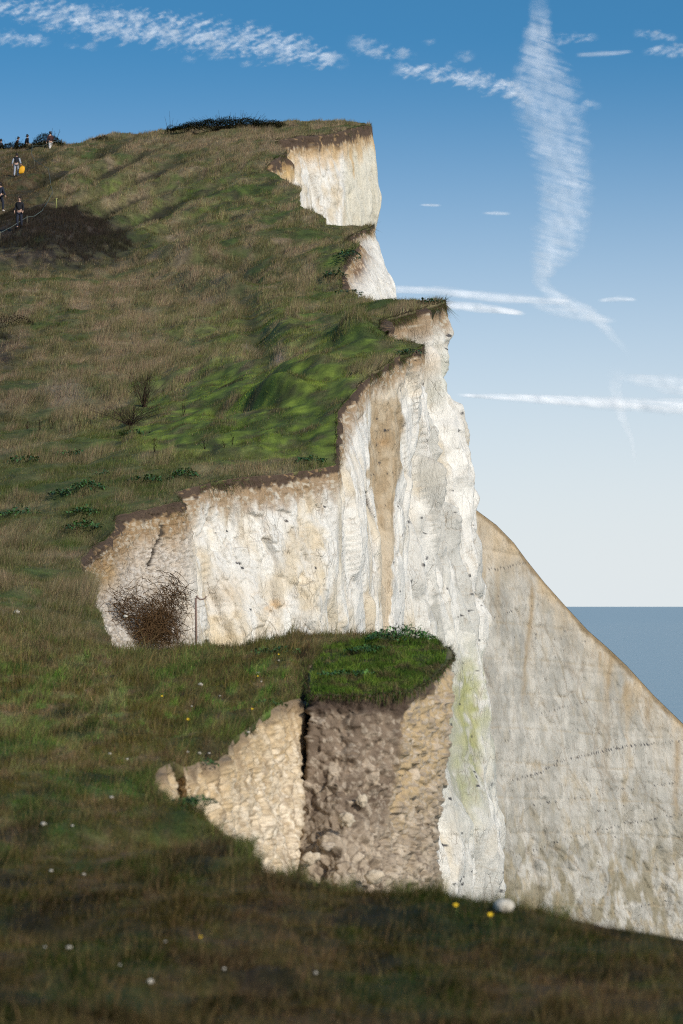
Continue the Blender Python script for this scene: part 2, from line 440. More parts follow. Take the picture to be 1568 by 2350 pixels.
def land_col(Pw, u, v):
    X, d = Pw[..., 0], Pw[..., 1]
    q = np.stack([X, d, X * 0], -1)
    near = 1 - sstep(30, 60, d)
    n1 = fbm(q * 0.30 + 3, 3, 41); n2 = fbm(q * 1.3, 3, 43); n3 = fbm(q * np.array([.9, .16, 1]), 3, 47)
    c = mix(C_OLIVE, C_STRAW, sstep(-.05, .35, n3 * .8 + n1 * .8))
    c = mix(c, C_GREEN, sstep(.02, .30, -n1 + .5 * n2) * .75)
    g = .75 * ell(u, v, 560, 990, 280, 75, -3) + .55 * ell(u, v, 640, 760, 240, 70, 0) + .4 * ell(u, v, 500, 460, 200, 70) + 1.5 * (ell(u, v, 570, 890, 170, 50, -4) + ell(u, v, 740, 900, 90, 45) + ell(u, v, 430, 990, 110, 28, -6) + ell(u, v, 640, 965, 150, 32) + .8 * ell(u, v, 700, 1020, 80, 28))
    g = g + 1.1 * ell(u, v, 250, 592, 50, 15) + .55 * ell(u, v, 450, 740, 90, 18) + .5 * ell(u, v, 320, 550, 40, 30) + .4 * ell(u, v, 270, 430, 50, 25)
    g = g + .55 * (ell(u, v, 770, 600, 60, 60) + ell(u, v, 830, 800, 110, 22) + ell(u, v, 900, 800, 80, 16))
    c = mix(c, mix(C_GREEN, C_BRIGHT, sstep(-.3, .35, n2 + .4 * n1)), np.clip(g, 0, 1) * sstep(-.30, .15, n2 + .5 * n1 + .08) * .9)
    n7 = fbm(q * np.array([2.6, 1.2, 1]) + 51, 3, 61)
    c = c * (1 + .75 * np.clip(n7, -.6, .6) + .5 * np.clip(n2, -.6, .6))[..., None]
    c = mix(c, np.array([.040, .036, .020]), sstep(.16, .36, fbm(q * np.array([.8, .5, 1]) + 71, 4, 62)) * .65)
    # greener ground round the broken bay
    gb = ell(u, v, 250, 1130, 260, 70) + .6 * ell(u, v, 60, 1010, 140, 60)
    c = mix(c, mix(C_GREEN, C_OLIVE, sstep(-.2, .3, n2)), np.clip(gb, 0, .8))
    st = ell(u, v, 300, 810, 130, 75) + ell(u, v, 360, 650, 200, 26, -8) + ell(u, v, 560, 330, 220, 32) + .8 * ell(u, v, 330, 420, 60, 60) + .8 * ell(u, v, 520, 690, 60, 60, 30) + .8 * ell(u, v, 450, 700, 30, 30)
    c = mix(c, C_STRAW, np.clip(st, 0, 1) * sstep(-.35, .15, n3) * .8)
    pale = ell(u, v, 145, 908, 50, 26, 12)
    c = mix(c, np.array([.26, .21, .15]), np.clip(pale * 1.3, 0, 1) * .8)
    c = mix(c, np.array([.34, .27, .21]), np.clip(ell(u, v, 640, 832, 14, 14) + .7 * ell(u, v, 575, 800, 25, 10), 0, 1))
    pth = 1.4 * ell(u, v, 45, 430, 70, 90) * sstep(-.25, .1, n2)
    c = mix(c, C_RUST * .8, np.clip(pth, 0, 1) * .9)
    c = mix(c, np.array([.030, .034, .014]), np.clip(1.4 * ell(u, v, 45, 430, 75, 95) * sstep(-.05, -.3, n2), 0, 1) * .8)
    trk = ell(u, v, 240, 440, 190, 100) * sstep(.15, .8, -np.sin((v + 0.50 * u + 30 * perlin(q * 0.06, 31)) / 8.5))
    c = mix(c, np.array([.045, .038, .020]), np.clip(trk * 1.8, 0, .9))
    c = mix(c, np.array([.060, .060, .024]), np.clip(ell(u, v, 580, 760, 22, 110, -16) + ell(u, v, 610, 574, 160, 7, -14) + ell(u, v, 820, 552, 60, 5, -14), 0, 1) * .7)
    dk = (ell(u, v, 110, 565, 165, 58, 3) + ell(u, v, 190, 545, 90, 40, 20)) * 1.7 + .45 * ell(u, v, 10, 800, 60, 55) + .35 * ell(u, v, 0, 930, 110, 160) + .2 * ell(u, v, -10, 700, 90, 120) + .6 * ell(u, v, 545, 622, 55, 22)  # dark bracken and scrub; left-border patches also carry lens falloff in the colour
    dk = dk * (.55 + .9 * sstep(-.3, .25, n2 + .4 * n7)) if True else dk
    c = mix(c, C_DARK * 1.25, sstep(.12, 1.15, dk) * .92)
    # near turf: mossy green and brown bands, short
    n4 = fbm(q * np.array([1.1, .55, 1]) + 31, 4, 57); n5 = fbm(q * np.array([3.5, 2.2, 1]) + 3, 3, 58)
    n4 = fbm(q * np.array([1.3, .50, 1]) + 31, 4, 57); n5 = fbm(q * np.array([3.6, 1.7, 1]) + 3, 3, 58); n6 = fbm(q * np.array([7, 3.5, 1]) + 13, 3, 59)
    t = mix(np.array([.080, .072, .018]), np.array([.175, .125, .062]), sstep(-.08, .22, n4 + .5 * n6))
    t = mix(t, np.array([.046, .080, .016]), sstep(.0, .22, fbm(q * np.array([1.2, .5, 1]) + 9, 4, 55)) * .95)
    t = mix(t, np.array([.085, .165, .022]), np.clip(1.2 * ell(u, v, 450, 1580, 280, 85) + .7 * ell(u, v, 180, 1600, 170, 100) + .25, 0, 1) * sstep(-.04, .18, n5 + .5 * n4 - .03))
    t = mix(t, np.array([.24, .18, .10]), np.clip(ell(u, v, 150, 1400, 140, 90) + .7 * ell(u, v, 230, 1600, 90, 90) + .15, 0, 1) * sstep(-.05, .22, n5 * .7 + .8 * n6) * .8)
    hol_shade = sstep(.05, .22, fbm(q * np.array([1.6, 1.1, 1]) + 41, 3, 60))
    t = mix(t, np.array([.022, .020, .012]), hol_shade * .6)  # noise blotches paint the shade of hollows into the turf colour
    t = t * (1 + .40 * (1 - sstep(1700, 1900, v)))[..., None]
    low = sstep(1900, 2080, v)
    t = mix(t, t * np.array([.54, .50, .44]), low)  # nearest turf dimmed: lens falloff worked into its colour
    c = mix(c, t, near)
    ear = .9 * ell(u, v, 700, 1545, 16, 55) + .7 * ell(u, v, 430, 1735, 90, 12, -10) + .5 * ell(u, v, 500, 1955, 110, 16) + .6 * ell(u, v, 260, 1470, 80, 10)
    c = mix(c, C_EARTH * .6, np.clip(ear, 0, 1) * .9)
    return c

V_ROWS = np.concatenate([np.arange(2480, 335, -2.1)])
S_ROWS = np.interp(-V_ROWS, -PROF_V[:17], PROF_S[:17])
S_ROWS = np.unique(np.concatenate([S_ROWS, np.log(EDGE[:, 2]), np.log(np.linspace(229, 330, 24))]))
ue = edge_u(S_ROWS)
TC = np.concatenate([np.linspace(-700, -45, 16)[:-1]])
NI = 330
tt = np.linspace(0, 1, NI) ** 0.9
UG = np.concatenate([np.repeat(TC[None, :], len(S_ROWS), 0), -45 + (ue[:, None] + 45) * tt[None, :]], 1)
SG = np.repeat(S_ROWS[:, None], UG.shape[1], 1)
LP, LV = land(UG, SG, ue[:, None] - UG)
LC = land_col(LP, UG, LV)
# the ground turns down at the edge into a buried skirt, so nothing is open behind the cliff faces
nR, nC = UG.shape
skirt = []
for k, (drop, inn) in enumerate(((0.07, 0.0), (0.25, .30), (2.0, 1.0), (45.0, 9.0))):
    q = LP[:, -1].copy(); q[:, 2] -= drop; q[:, 0] -= inn
    skirt.append(q[:, None, :])
west = []
for off_, dz_ in ((120.0, -6.0), (40.0, -1.0), (12.0, 0.0), (4.0, 0.0), (1.2, 0.0)):
    q = LP[:, 0].copy(); q[:, 0] -= off_; q[:, 2] += dz_ + .25 * fbm(np.stack([q[:, 0] * .2, q[:, 1] * .2, q[:, 0] * 0], -1), 2, 340)
    west.append(q[:, None, :])
LPX = np.concatenate(west + [LP] + skirt, 1)
soil = np.array([.085, .062, .045])
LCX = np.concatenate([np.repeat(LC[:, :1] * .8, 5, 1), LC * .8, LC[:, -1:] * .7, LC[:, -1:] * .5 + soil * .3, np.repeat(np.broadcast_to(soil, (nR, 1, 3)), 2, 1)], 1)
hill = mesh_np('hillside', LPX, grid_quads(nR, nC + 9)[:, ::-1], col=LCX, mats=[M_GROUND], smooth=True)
tag(hill, 'grassy clifftop slope rising to the left of the chalk cliff', None, kind='structure')

# edge point of the land at a given distance
def edge_pt(d):
    s = np.log(np.atleast_1d(np.asarray(d, float)))
    u = edge_u(s)
    p, v = land(u, s, u * 0)
    return p, u, v

def ground_at(u, d):
    p, v = land(np.array([float(u)]), np.log(np.array([float(d)])), np.array([60.0]))
    return p[0]

def ground_uv(u, v, lo=9.5, hi=226.0):
    """the point of the ground seen at (u, v): first crossing walking away from the viewer"""
    s = np.linspace(math.log(lo), math.log(hi), 900)
    p, _ = land(np.full(900, float(u)), s, np.full(900, 60.0))
    vv = HV - (p[:, 2] - CZ) * FPX / p[:, 1]
    k = np.argmax(vv <= v)
    return p[k]

# ---------------------------------------------------------------- cliff faces
def loft(name, cols, colour, disp, top='edge', mat=None, step=2.7, label=None, back=None, parent=None, kind='structure', taper=0.12):
    """cols: list of (d_edge or (u,v,d), [(u,v,d), ...]) walked along the cliff; each column runs from the edge down"""
    K = len(cols[0][1])
    ctl = []
    for t, low in cols:
        tp = P(*t) if isinstance(t, tuple) else edge_pt(t)[0][0]
        ctl.append([tp] + [P(*q) for q in low])
    ctl = np.array(ctl)                                        # columns x (K+1) x 3
    def pix(p): return np.stack([CU + p[..., 0] * FPX / p[..., 1], HV - (p[..., 2] - CZ) * FPX / p[..., 1]], -1)
    pc = pix(ctl)
    out = []
    for a in range(len(cols) - 1):
        n = max(2, int(np.ceil(np.sqrt(((pc[a + 1] - pc[a]) ** 2).sum(-1)).mean() / step)))
        n = max(n, int(np.ceil(abs(ctl[a + 1][:, 1] - ctl[a][:, 1]).max() / 0.12)) if name != 'headland' else n)
        n = min(n, 160)
        f = np.linspace(0, 1, n, endpoint=(a == len(cols) - 2))
        seg = ctl[a][None] * (1 - f[:, None, None]) + ctl[a + 1][None] * f[:, None, None]
        if not isinstance(cols[a][0], tuple) and not isinstance(cols[a + 1][0], tuple):
            ds = cols[a][0] + (cols[a + 1][0] - cols[a][0]) * f
            tp, _, _ = edge_pt(ds)
            seg[:, 0] = tp
        out.append(seg)
    C = np.concatenate(out, 0)                                 # N x (K+1) x 3
    # soften the folds between the columns a little
    for _ in range(3):
        C[1:-1, 1:] = 0.25 * C[:-2, 1:] + 0.5 * C[1:-1, 1:] + 0.25 * C[2:, 1:]
    L = np.sqrt((np.diff(pix(C), axis=1) ** 2).sum(-1)).mean(0)
    rows = []
    for k in range(K):
        n = max(3, int(L[k] / step))
        f = np.linspace(0, 1, n, endpoint=(k == K - 1))
        rows.append(C[:, k][:, None] * (1 - f)[None, :, None] + C[:, k + 1][:, None] * f[None, :, None])
    G = np.concatenate(rows, 1)                                # N x M x 3
    for _ in range(4):
        G[:, 1:-1] = 0.25 * G[:, :-2] + 0.5 * G[:, 1:-1] + 0.25 * G[:, 2:]
    a = np.gradient(G, axis=0); b = np.gradient(G, axis=1)
    N = np.cross(b, a); N /= np.linalg.norm(N, axis=-1, keepdims=True) + 1e-9
    Nb = N.copy()
    for _ in range(12):
        Nb[1:-1] = (Nb[:-2] + Nb[1:-1] + Nb[2:]) / 3
        Nb[:, 1:-1] = (Nb[:, :-2] + Nb[:, 1:-1] + Nb[:, 2:]) / 3
    N = Nb / (np.linalg.norm(Nb, axis=-1, keepdims=True) + 1e-9)
    uv = pix(G)
    drop = G[:, :1, 2] - G[:, :, 2]
    global FACING
    FACING = np.abs((N * G / np.linalg.norm(G, axis=-1, keepdims=True))[..., :2].sum(-1))
    h, extra = disp(G, uv[..., 0], uv[..., 1], drop)
    h = h * sstep(0, taper, drop)
    c = colour(G, uv[..., 0], uv[..., 1], drop, extra)
    for _ in range(1):
        h[1:-1, 1:-1] = (4 * h[1:-1, 1:-1] + h[:-2, 1:-1] + h[2:, 1:-1] + h[1:-1, :-2] + h[1:-1, 2:]) / 8
    G2 = G + N * h[..., None]
    # lift the top row slightly into the turf
    G2[:, 0, 2] += 0.0
    ft = G2[:, -1:].copy(); ft[:, :, 2] = ft[:, :, 2] - 2.5 if parent is not None else -1.0
    GX = np.concatenate([G2, ft], 1); c = np.concatenate([c, c[:, -1:]], 1)
    o = mesh_np(name, GX, grid_quads(*GX.shape[:2]), col=c, mats=[mat or M_CHALK], parent=parent)
    if kind: o['kind'] = kind
    if label: o['label'] = label
    return o, G2

FACING = None
_RX = np.array([[.80, .36, -.48], [-.48, .86, -.15], [.36, .35, .86]])
def rock_disp(G, s1=1.0, a1=0.16, s2=0.33, a2=0.05, s3=0.11, a3=0.016, flute=0.10, big=0.3, slant=0.22):
    """fractured chalk: tilted joint blocks at three sizes on broad upright flutes"""
    q = G.copy()
    q[..., 0] += slant * G[..., 2]
    q = q + 0.25 * s1 * np.stack([fbm(G / s1 * .8, 2, 3), fbm(G / s1 * .8 + 9, 2, 4), fbm(G / s1 * .8 + 5, 2, 5)], -1)
    h = big * fbm(q * np.array([.25, .25, .10]), 2, 61)
    h = h + flute * (1 - 2 * np.abs(perlin(q * np.array([.9, .9, .16]) / s1, 62)) * 1.6)
    ex = {}
    for k, (s, a, st) in enumerate(((s1, a1, (1, 1, .34)), (s2, a2, (1, 1, .8)), (s3, a3, (1, 1, 1.1)))):
        if k: a = a * (.2 + .8 * sstep(.10, .45, FACING))
        f1, f2, r, off = worley((q / s * np.array(st)) @ _RX, 80 + k)
        h = h + (a * (r[..., 0] - .5) + (2.0 if k == 0 else 1.3) * a * ((r - .5) * off).sum(-1)) * sstep(-.02, (.19, .10, .06)[k], f2 - f1)
        crack = 1 - sstep(0.0, 0.05, f2 - f1)
        gate = sstep(.15, .5, fbm(G / s * .35, 2, 90 + k) + .35)
        h = h - crack * a * .35 * gate
        ex['c%d' % k] = crack * gate
        ex['r%d' % k] = r[..., 1]
    return h, ex

def pebble_disp(G, s=.16, amp=.5, seed=5, warp=.2):
    q = G + warp * s * np.stack([fbm(G / s, 2, 6), fbm(G / s + 4, 2, 7), fbm(G / s + 8, 2, 8)], -1)
    f1, f2, r, _ = worley(q / s, seed)
    edge = np.clip(f2 - f1, 0, 1)
    size = .35 + .65 * r[..., 0]
    return amp * s * np.sqrt(np.clip(edge, 0, .5) * 2) * size, edge, r

W_CHALK = np.array([.71, .685, .62]); W_WARM = np.array([.60, .52, .39]); W_GREY = np.array([.45, .44, .395])
TAN = np.array([.42, .30, .17]); SOILB = np.array([.085, .058, .040]); RUB = np.array([.34, .22, .11]); FLINT = np.array([.045, .045, .05])

def soil_bands(c, G, drop, soil=.28, rub=.45, s=.09):
    """dark topsoil with hanging tongues, then stony orange subsoil fading into chalk"""
    q = G * np.array([1.6, 1.6, .2])
    n = 1.0 * fbm(q * np.array([.6, .6, 1]), 4, 101); n2 = fbm(G * np.array([6, 6, 1.0]), 3, 102)
    soil, rub = soil * 1.1, rub * 1.5
    n = .55 * n + .45 * fbm(G * np.array([3.1, 3.1, .5]) + 9, 4, 104)
    f1, f2, r, _ = worley(G / s, 103)
    t_s = soil * np.clip(1 + 1.3 * n + .9 * n2, .15, 1.7)
    t_r = (soil + rub) * (1 + .8 * n + .7 * n2)
    fade = 1 - sstep(t_r * .45, t_r * 1.25, drop)
    c = mix(c, mix(RUB * .85, W_WARM * .8, sstep(.55, 1.0, r[..., 0])), fade * .9)
    m = 1 - sstep(t_s * .75, t_s * 1.1, drop)
    c = mix(c, mix(SOILB, RUB, (r[..., 0] > .95) * .7), m)
    return c

def flints(c, u, v, lines, seed, G, s=.14, spots=0.0):
    f1, f2, r, _ = worley(G / s * np.array([1, 1, 1.4]), seed)
    a = np.zeros(u.shape)
    for pts, wd, dens in lines:
        pts = np.array(pts, float)
        vl = np.interp(u, pts[:, 0], pts[:, 1], left=-9e3, right=-9e3) + 2.5 * perlin(np.stack([u / 14, u * 0, u * 0], -1), seed + 1)
        a = np.maximum(a, (np.abs(v - vl) < wd) * (r[..., 1] < dens) * (f1 < .42))
    if spots:
        a = np.maximum(a, (r[..., 2] < spots) * (f1 < .38))
    return mix(c, FLINT, a * .92)

def chalk_base(G, u, v, ex, warm=.3, grey=.2, seed=0, facet=.15):
    n = fbm(G * np.array([.7, .7, .35]), 3, 120 + seed); n2 = fbm(G * np.array([2.2, 2.2, .9]), 3, 130 + seed)
    c = mix(W_CHALK, W_WARM, sstep(.0, .5, n + .6 * n2 + warm - .25))
    c = mix(c, W_GREY, sstep(.05, .45, -n + .4 * n2 + grey - .2) * .7)
    if 'r0' in ex: c = mix(c, W_GREY * 1.02, sstep(.45, .95, ex['r0']) * facet)
    if 'r1' in ex: c = c * (1 + .16 * (ex['r1'] - .5))[..., None]
    if 'c1' in ex: c = mix(c, np.array([.33, .25, .16]), ex['c1'] * .30)
    if 'c0' in ex: c = mix(c, np.array([.30, .22, .14]), ex['c0'] * .30)
    return c

# --- the near bank below the camera: short earthy drop hidden behind its grass
# --- broken wall left of the split block
def d_bay0(G, u, v, drop):
    h1, e1, r1 = pebble_disp(G, .055, .55, 5)
    h2, e2, r2 = pebble_disp(G, .14, .35, 6)
    q = G * np.array([7, 7, 1.6])
    f1a, f2a, ra, oa = worley((G / .07) @ _RX, 45)
    f1b, f2b, rb, ob_ = worley((G / .17 * np.array([1, 1, .7])) @ _RX, 46)
    frag = .034 * (ra[..., 0] - .4) + .060 * ((ra - .5) * oa).sum(-1) + .05 * fbm(G * np.array([9, 9, 4]), 3, 70) + (.04 * (rb[..., 0] - .4) + .08 * ((rb - .5) * ob_).sum(-1)) * sstep(0, .1, f2b - f1b)
    e1 = np.clip((f2a - f1a) * 1.2, 0, 1); r1 = ra
    h = frag + .16 * fbm(G * np.array([2.6, 2.6, 1.1]) + 4, 3, 69) + .25 * h1 + .22 * h2 * sstep(.25, 1.0, drop) + .09 * fbm(q, 3, 63) + .10 * fbm(G * np.array([1.5, 1.5, .6]), 2, 64)
    return h, dict(e=np.minimum(e1 * 2, 1), r=r1, r2=r2, e2=e2)
def c_bay0(G, u, v, drop, ex):
    tan = np.array([.50, .37, .21]); pale = np.array([.74, .63, .47])
    n = fbm(G * np.array([2.5, 2.5, .9]), 3, 141)
    c = mix(tan, pale, np.clip(sstep(.1, 1.0, drop + .5 * n) * .75 + .9 * (ex['r'][..., 1] - .5), 0, 1))
    c = mix(c, np.array([.20, .14, .08]), (1 - sstep(.04, .25, ex['e'])) * .55)
    c = mix(c, np.array([.22, .15, .085]), sstep(.05, .4, fbm(G * np.array([6, 6, 1.8]) + 5, 4, 145)) * .75)
    c = mix(c, np.array([.16, .11, .07]), (1 - sstep(.03, .2, ex['e2'])) * .2 * sstep(.25, 1.0, drop))
    m = (1 - sstep(.02, .20, drop * (1 + 1.5 * n) + .12 * fbm(G * np.array([4, 4, 1.2]) + 2, 3, 146))) 
    return mix(c, np.array([.17, .12, .075]), m * .85)
loft('cliff_face', [
    (22.0, [(400, 1870, 22.2), (440, 1960, 22.4), (500, 2140, 22.4)]),
    (23.7, [(354, 1826, 23.5), (400, 1900, 23.1), (470, 2140, 22.7)]),
    (24.2, [(378, 1826, 24.0), (412, 1910, 23.7), (470, 2140, 23.4)]),
    (24.75, [(400, 1815, 24.9), (440, 1900, 24.9), (480, 2140, 24.7)]),
    (24.9, [(414, 1820, 25.3), (444, 1900, 25.3), (485, 2140, 25.0)]),
    (25.05, [(428, 1825, 24.8), (452, 1920, 24.4), (490, 2140, 24.0)]),
    (25.5, [(466, 1820, 25.2), (470, 1920, 24.8), (495, 2140, 24.4)]),
    (26.1, [(508, 1810, 25.8), (508, 1900, 25.4), (520, 2140, 25.0)]),
    (28.5, [(590, 1750, 28.1), (584, 1880, 27.6), (590, 2140, 27.2)]),
    (29.7, [(645, 1710, 29.4), (638, 1840, 29.0), (650, 2140, 28.5)]),
    (30.3, [(692, 1680, 30.0), (678, 1830, 29.6), (690, 2140, 29.2)]),
    (31.0, [(696, 1690, 30.9), (684, 1830, 30.6), (700, 2140, 30.2)]),
    (34.5, [(720, 1640, 34.2), (706, 1800, 33.8), (715, 2140, 33.2)])],
    c_bay0, d_bay0, mat=M_RUBBLE, step=2.4, taper=.05,
    label='pale tan broken cliff wall left of the dark crack')

# --- the first bay: rubbly left end, wide fractured wall, upright white pillar, brown fresh scar
def d_bay1(G, u, v, drop):
    global FACING
    FACING = FACING * (1 - .5 * sstep(735, 765, u) * (1 - sstep(850, 875, u)))
    h, ex = rock_disp(G, .9, .24, .36, .13, .13, .040, .06, .24)
    hp, e, r = pebble_disp(G * np.array([1, 1, 1.25]) @ _RX, .13, .75, 15, .55)
    hq, e2, r2 = pebble_disp(G @ _RX, .30, .5, 16, .5)
    left = 1 - sstep(400, 470, u + 25 * perlin(G * .9, 3))
    ex['left'] = left; ex['e'] = np.minimum(e * 2.2, 1); ex['r'] = r
    # upper rubble-soil lip is stony everywhere
    rub = (1 - sstep(.35, 1.0, drop)) * (u < 790)
    ex['rub'] = rub
    k = np.clip(left + rub * .8, 0, 1)
    flu = .05 * fbm(G * np.array([5, 5, .8]), 3, 66) * rub
    h = h * (1 - .75 * k) + (hp + .6 * hq * left) * k + flu
    scar = ell(u, v, 885, 1120, 45, 300)
    h = h * (1 - .55 * np.clip(scar * 1.5, 0, 1))
    # shelf and dark joint on the left wall
    j = np.interp(v, [1200, 1230, 1250, 1275, 1300], [372, 368, 355, 345, 340]) + 3 * perlin(G * 5, 8)
    cr = (np.abs(u - j) < 4.0) * (v > 1205) * (v < 1300)
    h = h - .10 * cr
    ex['cr'] = cr
    j2 = np.interp(v, [1135, 1165, 1200, 1240, 1290], [838, 845, 862, 872, 872])
    cr2 = (np.abs(u - j2) < 2.5) * (v > 1130) * (v < 1290)
    h = h - .14 * cr2; ex['cr2'] = cr2
    return h, ex
def c_bay1(G, u, v, drop, ex):
    c = chalk_base(G, u, v, ex, .34, .05, 1)
    n = fbm(G * np.array([.9, .9, .7]), 3, 151); n2 = fbm(G * 3.0, 3, 152)
    # yellowish ochre washes over the wide wall
    c = mix(c, np.array([.62, .48, .27]), np.clip(sstep(.0, .45, n + .35 * n2) * .55, 0, 1) * (1 - sstep(760, 800, u)))
    c = mix(c, np.array([.62, .36, .12]), np.clip(ell(u, v, 622, 1385, 32, 16, 20) + .6 * ell(u, v, 600, 1370, 14, 10), 0, 1) * sstep(-.2, .25, n2))
    c = mix(c, np.array([.55, .42, .26]), np.clip(ell(u, v, 520, 1360, 50, 40), 0, 1) * .5)
    # the rubbly left end
    lc = mix(np.array([.42, .31, .19]), np.array([.60, .54, .46]), np.clip(sstep(.2, 1.2, drop + .4 * n) * .8 + .5 * (ex['r'][..., 1] - .5), 0, 1))
    lc = mix(lc, np.array([.18, .14, .10]), (1 - sstep(.05, .35, ex['e'])) * .6)
    lc = mix(lc, np.array([.13, .085, .05]), np.clip(1.3 * ell(u, v, 365, 1440, 60, 60), 0, 1) * sstep(-.3, .2, n2) * .85)
    c = mix(c, lc, ex['left'])
    c = mix(c, np.array([.36, .24, .11]) * (.7 + .6 * ex['r'][..., 1])[..., None], np.clip(ell(u, v, 232, 1310, 26, 38) * 1.4, 0, 1) * .85)
    # brown fresh scar between the pillars
    lft = np.interp(v, [850, 900, 1000, 1090, 1190, 1290, 1400, 1480], [852, 858, 850, 836, 866, 864, 868, 872])
    rgt = np.interp(v, [850, 900, 940, 985, 1060, 1160, 1250, 1400, 1480], [886, 912, 930, 936, 925, 902, 908, 900, 890])
    wob = 6 * perlin(G * 2.0, 9)
    sc = sstep(-1.5, 1.5, u - lft + wob * .3) * sstep(-2, 2, rgt + wob - u) * sstep(885, 930, v + wob * 4) * (drop > .5)
    scc = mix(np.array([.36, .265, .155]), np.array([.47, .375, .25]), sstep(-.2, .3, n2 + .4 * n))
    scc = mix(scc, np.array([.60, .51, .38]), sstep(1180, 1260, v) * .6)
    scc = mix(scc, np.array([.40, .24, .10]), ell(u, v, 882, 1015, 14, 12) * .8)
    c = mix(c, scc, sc * .95)
    up = (u > 855) * (1 - sstep(900, 930, v + wob * 3))
    c = mix(c, np.array([.64, .56, .43]), up * .55)
    c = soil_bands(c, G, drop, .22, .42, .08)
    c = mix(c, np.array([.03, .025, .02]), ex['cr'] * .9)
    c = mix(c, np.array([.06, .045, .035]), ex['cr2'] * .9)
    c = flints(c, u, v, [(((845, 993), (900, 985), (945, 978)), 2.2, .7), (((838, 1090), (905, 1086)), 1.0, .35)], 160, G, .14, .010)
    return c
loft('cliff_face', remap([
    (56.0, [(175, 1340, 57.5), (190, 1400, 57.2), (220, 1490, 57), (300, 2200, 54.3)]),
    (57.3, [(186, 1335, 57.4), (212, 1400, 57.1), (250, 1480, 56.6), (300, 2200, 53.8)]),
    (59.0, [(215, 1310, 58.8), (236, 1390, 58.2), (290, 1470, 57.4), (340, 2200, 54.6)]),
    (61.0, [(262, 1290, 60.6), (272, 1370, 60.0), (330, 1465, 59.0), (385, 2200, 55.8)]),
    (62.1, [(300, 1280, 62.0), (315, 1360, 61.4), (360, 1465, 60.4), (400, 2200, 57.2)]),
    (63.9, [(414, 1240, 63.8), (416, 1320, 63.3), (424, 1440, 62.8), (440, 2200, 60.0)]),
    (66.0, [(482, 1200, 65.8), (486, 1290, 65.4), (490, 1420, 64.9), (498, 2200, 62.1)]),
    (67.5, [(642, 1180, 67.2), (646, 1280, 66.8), (650, 1410, 66.2), (655, 2200, 63.4)]),
    (69.0, [(772, 1170, 68.7), (765, 1270, 68.2), (742, 1400, 67.4), (720, 2200, 64.4)]),
    (75.0, [(802, 1130, 74.4), (808, 1240, 73.8), (795, 1385, 72.6), (780, 2200, 69.2)]),
    (81.0, [(824, 1090, 79.9), (838, 1200, 79.2), (832, 1350, 77.8), (820, 2200, 74.2)]),
    (86.0, [(846, 1020, 84.9), (840, 1110, 84.2), (864, 1210, 83.2), (868, 2200, 78.8)]),
    (87.5, [(850, 1010, 88.2), (846, 1120, 88.0), (866, 1240, 87.4), (872, 2200, 83.8)]),
    (89.0, [(872, 1010, 89.4), (858, 1140, 89.2), (878, 1300, 88.6), (892, 2200, 85.2)]),
    (91.0, [(912, 1000, 90.7), (900, 1160, 90.3), (905, 1350, 89.3), (918, 2200, 85.8)]),
    (95.0, [(968, 925, 94.5), (938, 1060, 94.0), (918, 1250, 92.6), (940, 2200, 88.2)]),
    (96.5, [(962, 935, 97.5), (940, 1080, 98.0), (930, 1270, 97.0), (950, 2200, 92.8)]),
    (97.3, [(930, 935, 108), (910, 1080, 108), (900, 1270, 107), (905, 2200, 104)])]),
    c_bay1, d_bay1, step=2.5,
    label='wide chalk wall of the near bay with a brown scar beside a white pillar')

# --- the main white buttress
LV_F = [770, 870, 980, 1160, 1300, 1500, 1700, 1900, 2200]
def fcol(top, us, d0, d1):
    return (top, [(uu, vv, d0 + (d1 - d0) * k / 8) for k, (uu, vv) in enumerate(zip(us, LV_F))])
def d_main(G, u, v, drop):
    h, ex = rock_disp(G, 1.25, .55, .50, .17, .2, .03, .40, .75)
    sm = np.clip(ell(u, v, 1085, 1700, 55, 190, -6) * 1.4, 0, 1)
    h = (h - .05) * (1 - .45 * sstep(960, 1020, u)) * (1 - .7 * sm)
    qq = G.copy(); qq[..., 0] += .22 * G[..., 2]
    h = h + (.42 * (1 - 3.0 * np.abs(perlin(qq * np.array([.55, .55, .06]), 64))) + .22 * (1 - 3.0 * np.abs(perlin(qq * np.array([1.3, 1.3, .16]), 65)))) * (1 - .8 * sm) - .30
    h = h + .26 * fbm(G * np.array([.9, .9, .75]) + 3, 3, 68) * sstep(980, 1040, u) - .40 * sstep(950, 1040, u) * sstep(1.0, 5.0, drop); ex['sm'] = sm
    return h, ex
